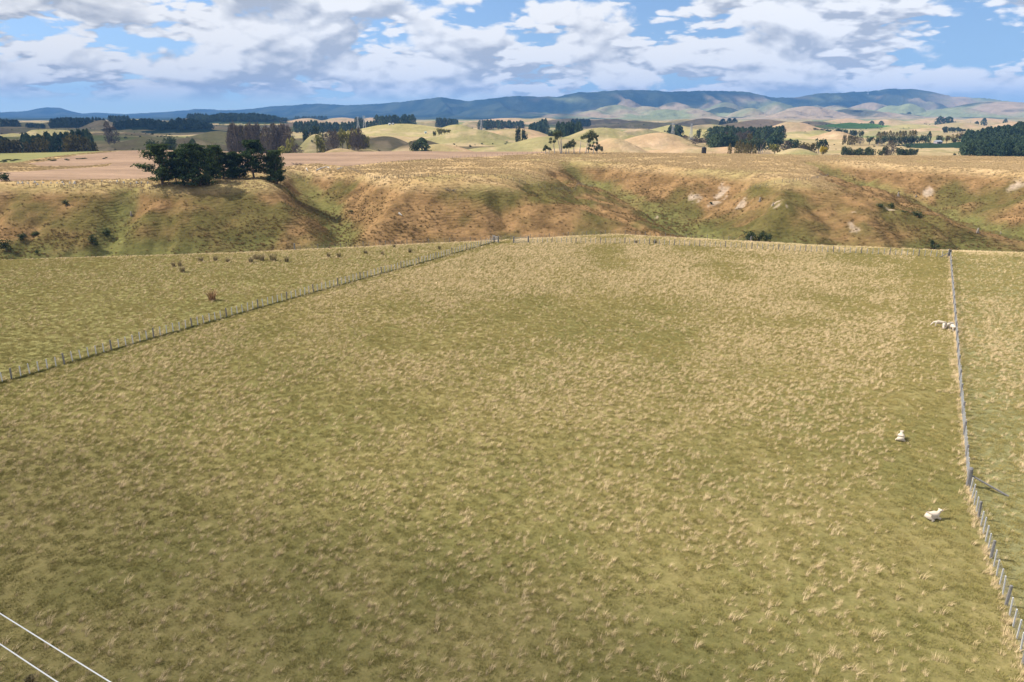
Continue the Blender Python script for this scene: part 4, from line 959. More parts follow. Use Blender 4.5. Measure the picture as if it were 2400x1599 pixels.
    row('green', 1957, 2012, 299, 304, 1430, 1480, 8, 9, 'hill_shrub', 'dark shrub strung along the far green slope', 'shrubs along the far slope', 1.5, 'shrub')
    for px, py, w in [(2003, 300, 11), (2020, 301, 13)]: tree_px('green', px, py, 1300, w, 'round_tree', 'round grey tree above the left poplar row', 'grey pair above the poplars')
    row('green', 2212, 2262, 295, 298, 1650, 1750, 8, 9, 'hill_shrub', 'dark shrub in the fold above the plantation', 'shrubs in the fold', 3, 'shrub')
    for px, py, w in [(2308, 276, 10), (2358, 278, 8), (2290, 284, 8), (2044, 283, 10), (2066, 283, 10), (1695, 278, 12), (1710, 277, 12), (1722, 277, 12), (2225, 273, 20), (2205, 272, 16)]: tree_px('conifer', px, py, 2500, w, 'hill_conifer', 'small dark conifer dotted on the far tan hills', 'conifers on the far tan hills')
    for px, py, w, d in [(1935, 258, 10, 5550), (1920, 264, 8, 5500), (1942, 274, 16, 5300), (2132, 262, 9, 5600), (2010, 266, 16, 5450)]: tree_px('conifer', px, py, d, w, 'foothill_conifer', 'dark conifer on the sunlit foothill pasture', 'conifers on the foothills')
    # gully and hillside shrubs
    G = [(10, 425, 400, 28, 24, 'dark bushy pine at the end of the stump row'), (152, 482, 466, 16, 8, 'small round shrub on the left bank'), (48, 560, 545, 24, 14, 'dark shrub low on the left bank'), (78, 552, 541, 22, 12, 'dark shrub beside another low on the left bank'),
         (8, 590, 556, 30, 18, 'large dark shrub at the foot of the left bank'), (216, 572, 545, 22, 13, 'grey green shrub in the left side gully'), (247, 552, 528, 18, 12, 'shrub higher up the left side gully'), (84, 596, 581, 9, 5, 'thin young shrub at the foot of the left bank')]
    for px, by, ty, w, _, lab in G:
        x, y, z = hit(px, by, 150, 330); tree_px('shrub', px, ty, y, w, 'gully_shrub', lab, None, 'shrub', .8)
    G = [(1765, 566, 537, 32, 'big dark rounded bush on the gully floor'), (1783, 566, 536, 20, 'smaller bush against the big rounded bush'), (1800, 566, 543, 22, 'bush tailing right of the big rounded bush'), (2195, 586, 566, 20, 'dark shrub at the foot of the right spur'), (2188, 572, 560, 12, 'green shrub above the dark shrub on the right spur'),
         (2064, 486, 474, 16, 'dark shrub at the left of the slumped scarp'), (2090, 488, 474, 18, 'dark shrub in the middle of the slumped scarp'), (2148, 508, 488, 26, 'dark shrub at the right end of the slumped scarp'), (2120, 498, 492, 14, 'small dark shrub between scarp bushes'), (1667, 479, 471, 9, 'tiny green shrub in the pale slip'), (822, 497, 491, 12, 'small green bush on the bank below the long furrow')]
    for px, by, ty, w, lab in G:
        x, y, z = hit(px, by, 150, 330); tree_px('shrub', px, ty, y, w, 'gully_shrub', lab, None, 'shrub', .8)
    # scrubby strip between the two ploughed parcels
    for i in range(16):
        px = random.uniform(-10, 262); tree_px('shrub', px, 393 - .036 * px - random.uniform(3, 7), 405 + random.uniform(-8, 10) + .1 * px, random.uniform(8, 20), 'scrub_bush', 'low scrubby bush in the strip between ploughed parcels', 'scrub between ploughed parcels', 'bush', .8)
build_trees()

def build_plantations():
    rng = np.random.default_rng(8)
    def coll(name):
        ms = []
        for _ in range(4): ms.append(unit_crown('conifer', rng))
        return proto_collection(name, ms, M_CON)
    c = coll('plantation_pine')
    def block(name, label, poly, step, h, w):
        """poly: outline on the ground in metres"""
        P = np.array(poly); lo, hi = P.min(0), P.max(0)
        gx, gy = np.meshgrid(np.arange(lo[0], hi[0], step), np.arange(lo[1], hi[1], step)); gx = gx.ravel() + rng.uniform(-.3, .3, gx.size) * step; gy = gy.ravel() + rng.uniform(-.3, .3, gy.size) * step
        k = in_poly(gx, gy, poly); gx, gy = gx[k], gy[k]; n = len(gx)
        H = h * rng.uniform(.8, 1.2, n); W = w * rng.uniform(.85, 1.25, n)
        scatter(name, label, np.stack([gx, gy, height(gx, gy) - .3], 1), np.stack([0 * gx, 0 * gx, rng.uniform(0, 6.28, n)], 1), np.stack([W, W, H], 1), c, 4, 'plantation')
    def ring(cx, cy_, rx, ry, n=26, a0=0, wob=.12): return [(cx + rx * math.cos(6.283 * i / n) * (1 + wob * math.sin(i * 2.1 + cx)), cy_ + ry * math.sin(6.283 * i / n)) for i in range(n)]
    H = {i: q for i, q in enumerate(HL) if q[5] == 'f'}
    names = ['dark pine plantation covering a rounded mound on the left', 'dark pine plantation covering the mound next to the leafless grove', 'broad pine plantation over the left skyline hill', 'large dense pine plantation on the right beyond the green field']
    for (i, q), lab in zip(H.items(), names):
        x, y, z, rx, ry, _ = q
        if x > 300: block('pine_plantation', lab, [(at(2246, 340, 700)[0], 690), (at(2262, 330, 900)[0], 900), (at(2290, 300, 1150)[0], 1180), (1300, 1250), (1300, 700), (700, 690), (560, 665)], 7.5, 12, 8.5)
        else: block('pine_plantation', lab, ring(x, y - ry * .1, rx * .95, ry * .95), 13 if y < 2500 else 17, 13 if y < 2500 else 15, 15 if y < 2500 else 19)
    x0, y0, _ = at(270, 285, 2600); x1 = at(480, 285, 2700)[0]
    block('pine_plantation', 'long dark pine plantation joining the left skyline blocks', [(x0, 2560), (x1, 2560), (x1, 2760), (x0, 2760)], 17, 15, 19)
build_plantations()
def build_hill_scrub():
    rng = np.random.default_rng(21); ms = [unit_crown('shrub', rng) for _ in range(3)]; c = proto_collection('hill_scrub_bush', ms, M_GREEN)
    y = np.sqrt(rng.uniform(600 ** 2, 3600 ** 2, 60000)); x = rng.uniform(-.78, .78, len(y)) * y
    h0 = height(x, y); lap = height(x + 25, y) + height(x - 25, y) + height(x, y + 25) + height(x, y - 25) - 4 * h0          # hollows hold the scrub
    k = (rng.random(len(x)) < np.clip(lap * .05, 0, .5) + .012) & (fbm(x, y, 160, 3, 71.0) > .5); x, y, h0 = x[k], y[k], h0[k]; n = len(x)
    s = rng.uniform(1.4, 4.2, n); scatter('hill_scrub', 'small dark scrub dotted through the hollows of the rolling hills', np.stack([x, y, h0 - .1], 1), np.stack([0 * x, 0 * x, rng.uniform(0, 6.28, n)], 1), np.stack([s * 1.3, s * 1.3, s], 1), c, 3)
build_hill_scrub()

# ------------------------------------------------------------------ fences and gates
def post_mesh(r, h, name='post', n=8):
    b = MB(); b.path([(0, 0, -.25), (0, 0, h * .98), (0, 0, h)], [r, r * .96, r * .7], n); return b.mesh(name)
PM = {'post': post_mesh(.085, 1.22), 'thin': post_mesh(.075, 1.2), 'strainer': post_mesh(.15, 1.42, 'strainer_post', 10)}
PM['post'].materials.append(M_POST); PM['thin'].materials.append(M_DARKPOST); PM['strainer'].materials.append(M_POST)
def batten():
    b = MB(); b.box((-.042, -.028, .04), (.042, .028, 1.12)); m = b.mesh('batten'); m.materials.append(M_DROP); return m
PM['batten'] = batten()
def batten_far():
    b = MB(); b.box((-.028, -.024, .04), (.028, .024, 1.05)); m = b.mesh('batten'); m.materials.append(M_POST); return m
PM['batten_far'] = batten_far()
def resample(pts, step):
    pts = [Vector((p[0], p[1])) for p in pts]; L = [0]
    for a, b in zip(pts[:-1], pts[1:]): L.append(L[-1] + (b - a).length)
    n = max(int(round(L[-1] / step)), 1); out = []
    for i in range(n + 1):
        s = L[-1] * i / n; k = min(max(j for j in range(len(L)) if L[j] <= s + 1e-6), len(pts) - 2); t = (s - L[k]) / (L[k + 1] - L[k]); q = pts[k].lerp(pts[k + 1], t); out.append((q.x, q.y))
    return out
def fence(label, pts, step=4.8, nb=5, wires=6, post='post', ends=True, group=None, bt='batten', stays=()):
    P = resample(pts, step); Z = height(np.array([p[0] for p in P]), np.array([p[1] for p in P]))
    e = empty('wire_fence', (P[0][0], P[0][1], float(Z[0]))); tag(e, label, 'fence', group); o = Vector(e.location)
    for i, (p, z) in enumerate(zip(P, Z)):
        s = ends and i in (0, len(P) - 1)
        c = link('strainer_post' if s else 'post', PM['strainer'] if s else PM[post], None, e); c.location = Vector((p[0], p[1], z)) - o
        c.rotation_euler = (random.uniform(-.035, .035), random.uniform(-.035, .035), random.uniform(0, 6))
        c.scale = (1, 1, random.uniform(.95, 1.05))
    bat = []
    if nb:
        for a, b in zip(P[:-1], P[1:]):
            for k in range(1, nb + 1):
                t = k / (nb + 1); bat.append((a[0] + (b[0] - a[0]) * t, a[1] + (b[1] - a[1]) * t, math.atan2(b[1] - a[1], b[0] - a[0])))
        bz = height(np.array([q[0] for q in bat]), np.array([q[1] for q in bat]))
        for q, z in zip(bat, bz):
            c = link('batten', PM[bt], None, e); c.location = Vector((q[0], q[1], z)) - o; c.rotation_euler = (random.uniform(-.04, .04), random.uniform(-.04, .04), q[2]); c.scale = (1, 1, random.uniform(.93, 1.05))
    for w in range(wires):
        hgt = .14 + w * (.94 / max(wires - 1, 1)); b = MB()
        b.path([Vector((p[0], p[1], z + hgt)) - o for p, z in zip(P, Z)], [.0035] * len(P), 3); b.obj('wire', M_WIRE, e)
    return e
FL = [on_z(-260, 978), on_z(0, 897), on_z(1158, 566)]
FR = [on_z(2400, 1562), on_z(2268, 1142), on_z(2226, 604)]
GATE_A, GATE_B = on_z(1168, 567), on_z(1204, 568)
left_f = fence('post and batten wire fence crossing from the left edge up to the open gate', FL, 5.2, 5)
right_f1 = fence('post and batten wire fence from the propped strainer post to the frame corner', [FR[0], FR[1]], 4.6, 4, 7)
right_f2 = fence('long straight batten fence past the standing sheep up to the corner strainer', [FR[1], FR[2]], 5.0, 5, 7)
mid_f = fence('post and batten fence running along the brink from the closed gate to the corner', [on_z(1238, 567), on_z(1500, 573), on_z(1800, 587), on_z(2222, 604)], 5.0, 4)
def brink(px0, px1, n=14, off=2.0):
    out = []
    for i in range(n):
        px = px0 + (px1 - px0) * i / (n - 1); x = (px - CX) / F * 158
        for _ in range(6): x = (px - CX) / F * ((np.interp(x, BRX, BRY) + off) * CP + CAMZ * SP)
        out.append((x, float(np.interp(x, BRX, BRY) + off)))
    return out
fence('older post fence along the far lip of the paddock behind the gates', brink(690, 1760, 22, .8), 4.6, 3, 5, 'thin', True, None, 'batten_far')
def px_line(pts, lo=200, hi=560): return [hit(px, py, lo, hi)[:2] for px, py in pts]
FAR = 'far hillside fences'
fence('dark fence over the crest of the middle spur', px_line([(818, 397), (842, 408), (900, 420), (960, 417), (1040, 413), (1120, 412), (1180, 418), (1230, 432), (1300, 448), (1345, 450), (1390, 437), (1430, 428), (1470, 426)]), 2.6, 0, 3, 'thin', False)
fence('fence dividing the ploughed field from the dry pasture', px_line([(832, 393), (900, 384), (1000, 376), (1120, 367), (1280, 358)]), 4.5, 0, 3, 'thin', False)
fence('fence along the top of the left bank beside the stumps', px_line([(40, 436), (120, 440), (200, 441), (300, 438), (372, 436)]), 2.4, 0, 3, 'thin', False)
fence('fence dropping down the left side gully from the pine clump', px_line([(368, 440), (330, 455), (300, 470), (285, 478)]), 2.4, 0, 3, 'thin', False)
fence('fence slanting across the right spur', px_line([(1735, 448), (1790, 438), (1850, 428), (1900, 422), (1960, 415), (2005, 413)]), 3.0, 0, 3, 'thin', False)
fence('fence behind the pine clump along the ploughed field', px_line([(575, 404), (620, 401), (655, 402), (700, 415), (722, 432)]), 2.6, 0, 3, 'thin', False)

# stays (propping poles) of strainer posts
def stay(name, label, foot, head, parent):
    o = Vector(parent.location); b = MB(); b.tube(Vector(foot) - o, Vector(head) - o, .07, .06, 8); b.obj(name, M_POST, parent)
s0 = FR[1]; z0 = hz(*s0); stay('stay', '', (s0[0] + 1.9, s0[1] - 1.5, z0 + .02), (s0[0] + .1, s0[1] - .08, z0 + .85), right_f2)
s1 = FR[2]; z1 = hz(*s1); stay('stay', '', (s1[0] - 2.1, s1[1] - .2, z1 + .02), (s1[0] - .1, s1[1], z1 + .9), mid_f)
s2 = FL[2]; z2 = hz(*s2); stay('stay', '', (s2[0] - 1.3, s2[1] - 1.6, z2 + .02), (s2[0] - .05, s2[1] - .06, z2 + .85), left_f)

def gate(label, hinge, ang, width=3.4):
    z = hz(*hinge); e = empty('farm_gate', (hinge[0], hinge[1], z), ang); tag(e, label, 'gate')
    link('gate_post', PM['strainer'], None, e)
    f = MB()
    for q in ((.2, .16), (width, .16)): pass
    f.tube((.22, 0, .15), (.22, 0, 1.15), .026, n=6); f.tube((width, 0, .15), (width, 0, 1.15), .026, n=6); f.tube((.22, 0, 1.15), (width, 0, 1.15), .026, n=6); f.tube((.22, 0, .15), (width, 0, .15), .026, n=6)
    fr = f.obj('frame', M_STEEL, e)
    for k in range(1, 5): MB().tube((.22, 0, .15 + .2 * k), (width, 0, .15 + .2 * k), .014, n=5).obj('rail', M_STEEL, fr)
    MB().tube((.24, .02, .17), (width * .62, .02, 1.13), .018, n=5).obj('brace', M_STEEL, fr)
    MB().tube((width * .66, .02, .15), (width * .66, .02, 1.15), .02, n=5).obj('upright', M_STEEL, fr)
    return e
gate('galvanised tube gate swung wide open beside the left fence end', GATE_A, math.radians(112), 3.3)
gate('galvanised tube gate closed in line with the brink fence', GATE_B, math.atan2(on_z(1238, 567)[1] - GATE_B[1], on_z(1238, 567)[0] - GATE_B[0]), 3.2)

# ------------------------------------------------------------------ sheep
def skin_mesh(name, verts, edges, radii, mats, legs_z):
    m = bpy.data.meshes.new(name); m.from_pydata(verts, edges, []); m.update()
    o = bpy.data.objects.new(name, m); COL.objects.link(o)
    md = o.modifiers.new('skin', 'SKIN'); md.use_smooth_shade = True; md.branch_smoothing = .6
    for i, r in enumerate(radii): m.skin_vertices[0].data[i].radius = r if isinstance(r, tuple) else (r, r)
    m.skin_vertices[0].data[0].use_root = True
    ss = o.modifiers.new('sub', 'SUBSURF'); ss.levels = 2; ss.render_levels = 2
    dg = bpy.context.evaluated_depsgraph_get(); me = bpy.data.meshes.new_from_object(o.evaluated_get(dg))
    bpy.data.objects.remove(o); bpy.data.meshes.remove(m)
    me.name = name; me.materials.clear()
    for q in mats: me.materials.append(q)
    for p in me.polygons: p.use_smooth = True; p.material_index = 1 if legs_z(p.center) else 0
    return me
def sheep_meshes():
    # standing, head down grazing; +X is forward
    V = [(-.05, 0, .62), (-.42, 0, .63), (-.58, 0, .60), (.25, 0, .61), (.43, 0, .60), (.60, 0, .52), (.74, 0, .36), (.84, 0, .22), (.90, 0, .12), (-.62, 0, .50)]
    E = [(0, 1), (1, 2), (0, 3), (3, 4), (4, 5), (5, 6), (6, 7), (7, 8), (2, 9)]
    Rr = [(.27, .25), (.27, .25), (.16, .16), (.26, .25), (.18, .18), (.12, .12), (.085, .085), (.065, .065), (.045, .045), .05]
    for sx, base in ((1, 3), (-1, 1)):
        for sy in (1, -1):
            i = len(V); x0 = V[base][0]
            if sx > 0: V += [(x0 + .08, .14 * sy, .42), (x0 + .09, .14 * sy, .22), (x0 + .08, .14 * sy, .03)]
            else: V += [(x0 - .04, .14 * sy, .44), (x0 - .14, .14 * sy, .25), (x0 - .09, .14 * sy, .03)]
            E += [(base, i), (i, i + 1), (i + 1, i + 2)]; Rr += [.09, .045, .04]
    for sy in (1, -1): i = len(V); V.append((.70, .13 * sy, .40)); E.append((6, i)); Rr.append(.03)
    st = skin_mesh('sheep', V, E, Rr, [M_WOOL, M_SKIN], lambda c: c.z < .30 or c.x > .69)
    # lying, legs folded, head up
    V = [(-.05, 0, .27), (-.40, 0, .26), (-.55, 0, .24), (.22, 0, .28), (.40, 0, .34), (.50, 0, .46), (.55, 0, .57), (.67, 0, .54), (.77, 0, .48)]
    E = [(0, 1), (1, 2), (0, 3), (3, 4), (4, 5), (5, 6), (6, 7), (7, 8)]
    Rr = [(.29, .26), (.30, .26), (.17, .17), (.26, .25), (.18, .18), (.11, .11), (.09, .09), (.07, .07), (.045, .045)]
    for sy in (1, -1):
        i = len(V); V += [(.30, .20 * sy, .10), (.52, .20 * sy, .06), (.34, .24 * sy, .04)]; E += [(3, i), (i, i + 1), (i + 1, i + 2)]; Rr += [.09, .05, .035]
        i = len(V); V += [(-.30, .26 * sy, .12), (-.10, .32 * sy, .06), (-.34, .34 * sy, .04)]; E += [(1, i), (i, i + 1), (i + 1, i + 2)]; Rr += [.10, .05, .035]
        i = len(V); V += [(.53, .17 * sy, .61)]; E.append((6, i)); Rr.append(.03)
    ly = skin_mesh('sheep', V, E, Rr, [M_WOOL, M_SKIN], lambda c: c.x > .60 or (c.z < .07 and c.x > -.3 and abs(c.y) > .18))
    return st, ly
ST, LY = sheep_meshes()
for px, py, rot, me, lab in [(2199, 766, math.pi - .35, ST, 'white sheep grazing, leftmost of the bunch by the batten fence'), (2212, 770, math.radians(235), ST, 'white sheep turned tail on, in the middle of the bunch by the fence'), (2225, 770, math.pi + .5, ST, 'white sheep with lowered head just left of the batten fence'), (2232, 776, math.radians(80), ST, 'white sheep against the wires of the batten fence'),
                             (2110, 1033, math.radians(60), LY, 'white sheep lying alone in the open grass, back to the camera'), (2184, 1218, math.radians(14), LY, 'white sheep lying near the propped strainer post, head raised')]:
    x, y = on_z(px, py); z = hz(x, y); o = link('sheep', me); o.location = (x, y, z + .01); o.rotation_euler = (0, 0, rot); o.scale = (.98,) * 3
    tag(o, lab, 'sheep', 'sheep in the paddock')

# ------------------------------------------------------------------ rushes, thistles, stumps, logs
def rush_thing(px, by, hpx, wpx, label, dry=False, name='rush_clump'):
    x, y, z = hit(px, by + (8 if by < 640 and px < 1100 else 0), 40, 330); h = hpx * 1.15 / F * y; w = wpx / F * y
    r = np.random.default_rng(int(px * 7 + by)); e = empty(name, (x, y, z)); tag(e, label, 'rushes' if not dry else 'thistle')
    m = tuft(90, h * 1.1, w * .24, .05, .05, r, 3); m.name = 'stems'
    link('stems', m, M_DRYB if dry else M_RUSH, e)
    # seed heads
    V, Fc = cards(np.stack([r.normal(0, w * .2, 60), r.normal(0, w * .2, 60), h * r.uniform(.45, 1.0, 60)], 1), r.normal(size=(60, 3)), .07, r); link('seedheads', mesh_np('seedheads', V, Fc), M_DRYB if dry else M_RUSH, e)
R = [(407, 617, 10, 14, 'grey green rush clump on the lip, left of its neighbour'), (422, 616, 11, 15, 'rush clump right of another near the bronze thistle'), (428, 630, 14, 20, 'bronze dead rush clump below the pair on the lip'), (588, 607, 12, 18, 'pale grey rush clump on the lip left of the brown bushes'), (614, 603, 15, 20, 'brown rush clump rising over the lip'), (640, 603, 17, 30, 'large brown and green rush clump on the lip'),
     (672, 606, 12, 17, 'green rush clump at the right end of the lip clumps'), (534, 606, 8, 18, 'flattened brown rush clump on the lip'), (770, 595, 9, 11, 'small green rush clump inside the left paddock'), (794, 595, 10, 16, 'green rush clump beside the small one in the left paddock'), (856, 586, 7, 16, 'low green rush patch in the left paddock'), (896, 590, 8, 8, 'thin rush clump in the left paddock'),
     (961, 584, 9, 14, 'rush clump near the far post fence'), (1030, 577, 8, 10, 'pale rush clump close to the left fence end'), (470, 604, 10, 24, 'dull green rush clump half hidden by the lip'), (505, 603, 10, 18, 'grey rush clump half hidden by the lip'), (600, 600, 12, 26, 'brown rush clump half hidden behind the lip'), (924, 572, 6, 8, 'dark rush tuft on the lip below the far fence')]
for px, by, h, w, lab in R: rush_thing(px, by, h, w, lab)
rush_thing(497, 704, 24, 30, 'dead bronze thistle bush standing alone in the left paddock', True, 'dead_thistle')
rush_thing(70, 1598, 22, 30, 'dark rush tuft at the bottom of the paddock under the conductors', False)
for px, by, h, w, lab in [(1535, 570, 8, 16, 'tawny rush clump behind the brink fence'), (1490, 570, 6, 14, 'pale brown rush clump behind the brink fence')]: rush_thing(px, by, h, w, lab)

def stump(px, by, hpx, label, group=None, roots=6, mid=M_STUMP, wide=.24):
    x, y, z = hit(px, by, 180, 560); h = max(hpx * .78 / F * y, .35); r = random.Random(int(px * 13 + by))
    e = empty('tree_stump', (x, y, z), r.uniform(0, 6)); tag(e, label, 'stump', group)
    b = MB(); w = h * wide; b.path([(0, 0, -.2), (0, 0, .05 * h), (r.uniform(-.05, .05), 0, .4 * h), (r.uniform(-.1, .1) * h, r.uniform(-.05, .05) * h, h)], [w * 1.25, w * 1.05, w * .8, w * .62], 9); b.obj('trunk', mid, e, True)
    for k in range(roots):
        a = 6.283 * k / roots + r.uniform(-.3, .3); L = w * r.uniform(1.6, 2.6); c, s = math.cos(a), math.sin(a); q = MB()
        q.path([(c * w * .5, s * w * .5, h * .42), (c * w * 1.1, s * w * 1.1, h * .16), (c * L, s * L, -.08 * h)], [w * .32, w * .26, w * .1], 5); q.obj('root', mid, e)
for px, by, h, lab in [(308, 506, 13, 'forked grey stump standing alone on the left spur'), (1781, 472, 12, 'thin grey stump on the right spur beside the slips'), (1812, 482, 9, 'pale root stump above the slumped scarp'), (2105, 461, 13, 'tall grey stump near the crest of the right spur'), (2291, 546, 15, 'grey stump with spreading roots low on the right spur'), (2345, 548, 7, 'small grey stump right of the spreading one'), (2147, 462, 7, 'squat brown stump below the spur crest')]:
    stump(px, by, h, lab)
STN = 0
STORD = 'first second third fourth fifth sixth seventh eighth ninth tenth eleventh twelfth thirteenth fourteenth fifteenth sixteenth seventeenth eighteenth nineteenth twentieth'.split()
for px, by, h in [(43, 430, 5), (53, 430, 5.5), (66, 430, 4), (82, 429, 6), (88, 433, 5), (101, 429, 4.5), (120, 430, 4), (134, 430, 4), (147, 429, 5.5), (150, 434, 4.5), (164, 430, 5), (175, 431, 7), (239, 426, 4), (258, 427, 4), (275, 427, 5.5), (290, 429, 5), (306, 432, 4), (321, 430, 6), (332, 430, 5), (347, 430, 5)]:
    STN += 1; stump(px, by, h, '%s pale weathered stump of the felled row, counting from the dark bushy pine' % STORD[STN - 1], 'row of felled tree stumps', 4, M_LOG, .5)
def log(pts, rad, label, name='fallen_log', m=M_LOG):
    P = [Vector(hit(px, py, 180, 560)) for px, py in pts]; o = P[0].copy(); e = MB(); n = len(P)
    e.path([p - o + Vector((0, 0, rad * .8)) for p in P], [rad * (1 - .6 * i / (n - 1)) for i in range(n)], 7); k = e.obj(name, m); k.location = o; tag(k, label, 'log')
log([(742, 401), (752, 396), (762, 393), (772, 393)], .35, 'bleached fallen log bent across the head of the middle gully')
log([(768, 393), (772, 396)], .28, 'short bleached branch lying across the bent log')
log([(790, 398), (803, 394)], .3, 'bleached log at the fence corner above the gully')
log([(935, 502), (942, 507)], .4, 'white log lying on the face of the middle spur')
log([(718, 396), (722, 402)], .3, 'short pale log below the ploughed field edge')
# pile of grubbed-out roots below the ploughed field
def heap(px, by, n, label):
    x, y, z = hit(px, by, 200, 500); e = empty('brush_heap', (x, y, z)); tag(e, label, 'brush heap'); r = random.Random(int(px))
    for i in range(n):
        a = r.uniform(0, 6.28); L = r.uniform(.8, 2.2); p = Vector((r.uniform(-1.8, 1.8), r.uniform(-1, 1), r.uniform(0, .7))); q = p + Vector((math.cos(a) * L, math.sin(a) * L * .6, r.uniform(-.1, .8))); MB().tube(p, q, r.uniform(.06, .16), .04, 5).obj('branch', M_STUMP if i % 2 else M_BARK, e)
heap(697, 388, 26, 'heap of dark broken branches below the ploughed field edge'); heap(1062, 449, 14, 'dark brush heap on the face of the middle spur')

# ------------------------------------------------------------------ water tank, sheds, pylons, mast, power line
def tank():
    D = 498; x, y, _ = at(1650, 352, D); z = hz(x, y); e = empty('water_tank', (x, y, z)); tag(e, 'black cylindrical water tank on the plateau skyline', 'tank')
    r = 1.5; zt = at(1650, 346.5, D)[2] - z; zt = max(zt, 1.7)
    prof = [(r * .99, -.2), (r, 0)]
    for i in range(6): prof += [(r, zt * (i + .1) / 6), (r * 1.012, zt * (i + .3) / 6), (r * 1.012, zt * (i + .7) / 6), (r, zt * (i + .9) / 6)]
    prof += [(r * .98, zt * 1.0), (r * .6, zt * 1.10), (.32, zt * 1.14)]
    V = []; Fc = []; n = 28
    for rr, h in prof: V += [(rr * math.cos(6.283 * k / n), rr * math.sin(6.283 * k / n), h) for k in range(n)]
    for j in range(len(prof) - 1):
        for k in range(n): Fc.append((j * n + k, j * n + (k + 1) % n, (j + 1) * n + (k + 1) % n, (j + 1) * n + k))
    Fc.append(tuple((len(prof) - 1) * n + k for k in range(n)))
    link('tank_shell', mesh_np('tank_shell', V, Fc), M_TANK, e); MB().tube((0, 0, zt * 1.13), (0, 0, zt * 1.2), .33, .31, 14).obj('lid', M_TANK, e)
tank()
def shed(px, py_base, D, wpx, hpx, label, roof=M_SHEDR, wall=M_SHEDW, rot=.3, cat='shed', name='farm_shed'):
    x, y, _ = at(px, py_base, D); z = hz(x, y); w = wpx / F * D; h = hpx / F * D * .62; d = w * .7; e = empty(name, (x, y, z), rot); tag(e, label, cat)
    MB().box((-w / 2, -d / 2, -1.0), (w / 2, d / 2, h)).obj('wall', wall, e)
    rz = h * .6; ov = .25; v = [(-w / 2 - ov, -d / 2 - ov, h - .05), (w / 2 + ov, -d / 2 - ov, h - .05), (w / 2 + ov, d / 2 + ov, h - .05), (-w / 2 - ov, d / 2 + ov, h - .05), (-w / 2 - ov, 0, h + rz), (w / 2 + ov, 0, h + rz)]
    link('roof', mesh_np('roof', v, [(0, 1, 5, 4), (2, 3, 4, 5), (0, 4, 3), (1, 2, 5), (3, 2, 1, 0)]), roof, e)
    MB().box((-w * .12, -d / 2 - .06, -.9), (w * .12, -d / 2 + .02, h * .8)).obj('door', M_DOOR, e)
    for s in (-1, 1): MB().box((s * w * .32 - w * .07, -d / 2 - .05, h * .35), (s * w * .32 + w * .07, -d / 2 + .02, h * .75)).obj('window', M_DOOR, e)
shed(2057, 349, 640, 4, 7, 'small white shed behind the plateau crest', M_SHEDW); shed(2200, 323, 1000, 15, 7, 'low grey barn on the valley pasture', M_SHEDR, simple('barn_boards', (.42, .36, .38), .9))
shed(2236, 309, 1300, 10, 5, 'white shed beside the road in the far valley', M_SHEDW); shed(1955, 302, 1500, 7, 4, 'tiny white shed among the far slope shrubs', M_SHEDW)
shed(1748, 322, 880, 5, 6, 'white house half hidden beside the copper brown tree', M_SHEDR, cat='house', name='farm_house'); shed(1806, 311, 1000, 8, 4, 'pale green roofed shed above the cypresses', M_SHEDG)
shed(913, 290, 1480, 4, 4, 'white shed on the pasture hill crest beside its twin', M_SHEDW); shed(921, 290, 1480, 4, 4, 'white shed with grey roof on the pasture hill crest', M_SHEDR); shed(997, 297, 1420, 5, 4, 'pale green roofed hut at the right end of the pasture hill', M_SHEDG)
shed(1390, 299, 1700, 8, 3, 'pale shed in the shaded valley above the tall gum', M_SHEDR); shed(1525, 283, 2900, 6, 3, 'distant pale shed under the foothills', M_SHEDW)

def pylon(px, py_top, D, label, lean=0):
    x, y, zt = at(px, py_top, D); z = hz(x, y); h = max(zt - z, 18); e = empty('power_pylon', (x, y, z), .35); tag(e, label, 'pylon')
    t = .028 * D / 100 * .55; t = min(max(t, .10), .17); b0, b1 = h * .115, h * .03
    L = lambda f: b0 + (b1 - b0) * min(f / .8, 1)
    for sx in (-1, 1):
        for sy in (-1, 1): MB().path([(sx * b0, sy * b0, -.5), (sx * b1, sy * b1, h * .8), (sx * b1, sy * b1, h)], [t, t * .8, t * .7], 4).obj('leg', M_PYL, e)
    lv = [0, .22, .42, .58, .7, .8, .9, 1.0]; br = MB()
    for a, b in zip(lv[:-1], lv[1:]):
        la, lb = L(a), L(b)
        for q in range(4):
            c = [(-1, -1), (1, -1), (1, 1), (-1, 1)]; p, r = c[q], c[(q + 1) % 4]
            br.tube((p[0] * la, p[1] * la, h * a), (r[0] * lb, r[1] * lb, h * b), t * .55, n=3, cap=False); br.tube((r[0] * la, r[1] * la, h * a), (p[0] * lb, p[1] * lb, h * b), t * .55, n=3, cap=False); br.tube((p[0] * lb, p[1] * lb, h * b), (r[0] * lb, r[1] * lb, h * b), t * .55, n=3, cap=False)
    br.obj('lattice_bracing', M_PYL, e)
    for f, w in ((.82, .16), (.91, .13), (.99, .10)):
        a = MB(); a.tube((-h * w, 0, h * f), (h * w, 0, h * f), t * .8, n=4)
        for s in (-1, 1): a.tube((s * h * w, 0, h * f), (s * b1, 0, h * (f + .04)), t * .5, n=3)
        ca = a.obj('crossarm', M_PYL, e)
        for s in (-1, 1): MB().tube((s * h * w * .96, 0, h * f), (s * h * w * .96, 0, h * f - h * .04), t * .6, n=5).obj('insulator', M_DOOR, ca)
pylon(1578, 289, 960, 'lattice pylon on the tan hill, left of its twin'); pylon(1621, 300, 860, 'lattice pylon lower down the tan hill beside the bare willows')
pylon(838, 274, 1560, 'lattice pylon before the dark shelter belt, left of a close pair'); pylon(853, 272, 1600, 'lattice pylon before the dark shelter belt, right of a close pair'); pylon(1128, 282, 1350, 'lattice pylon above the central shaded hills')
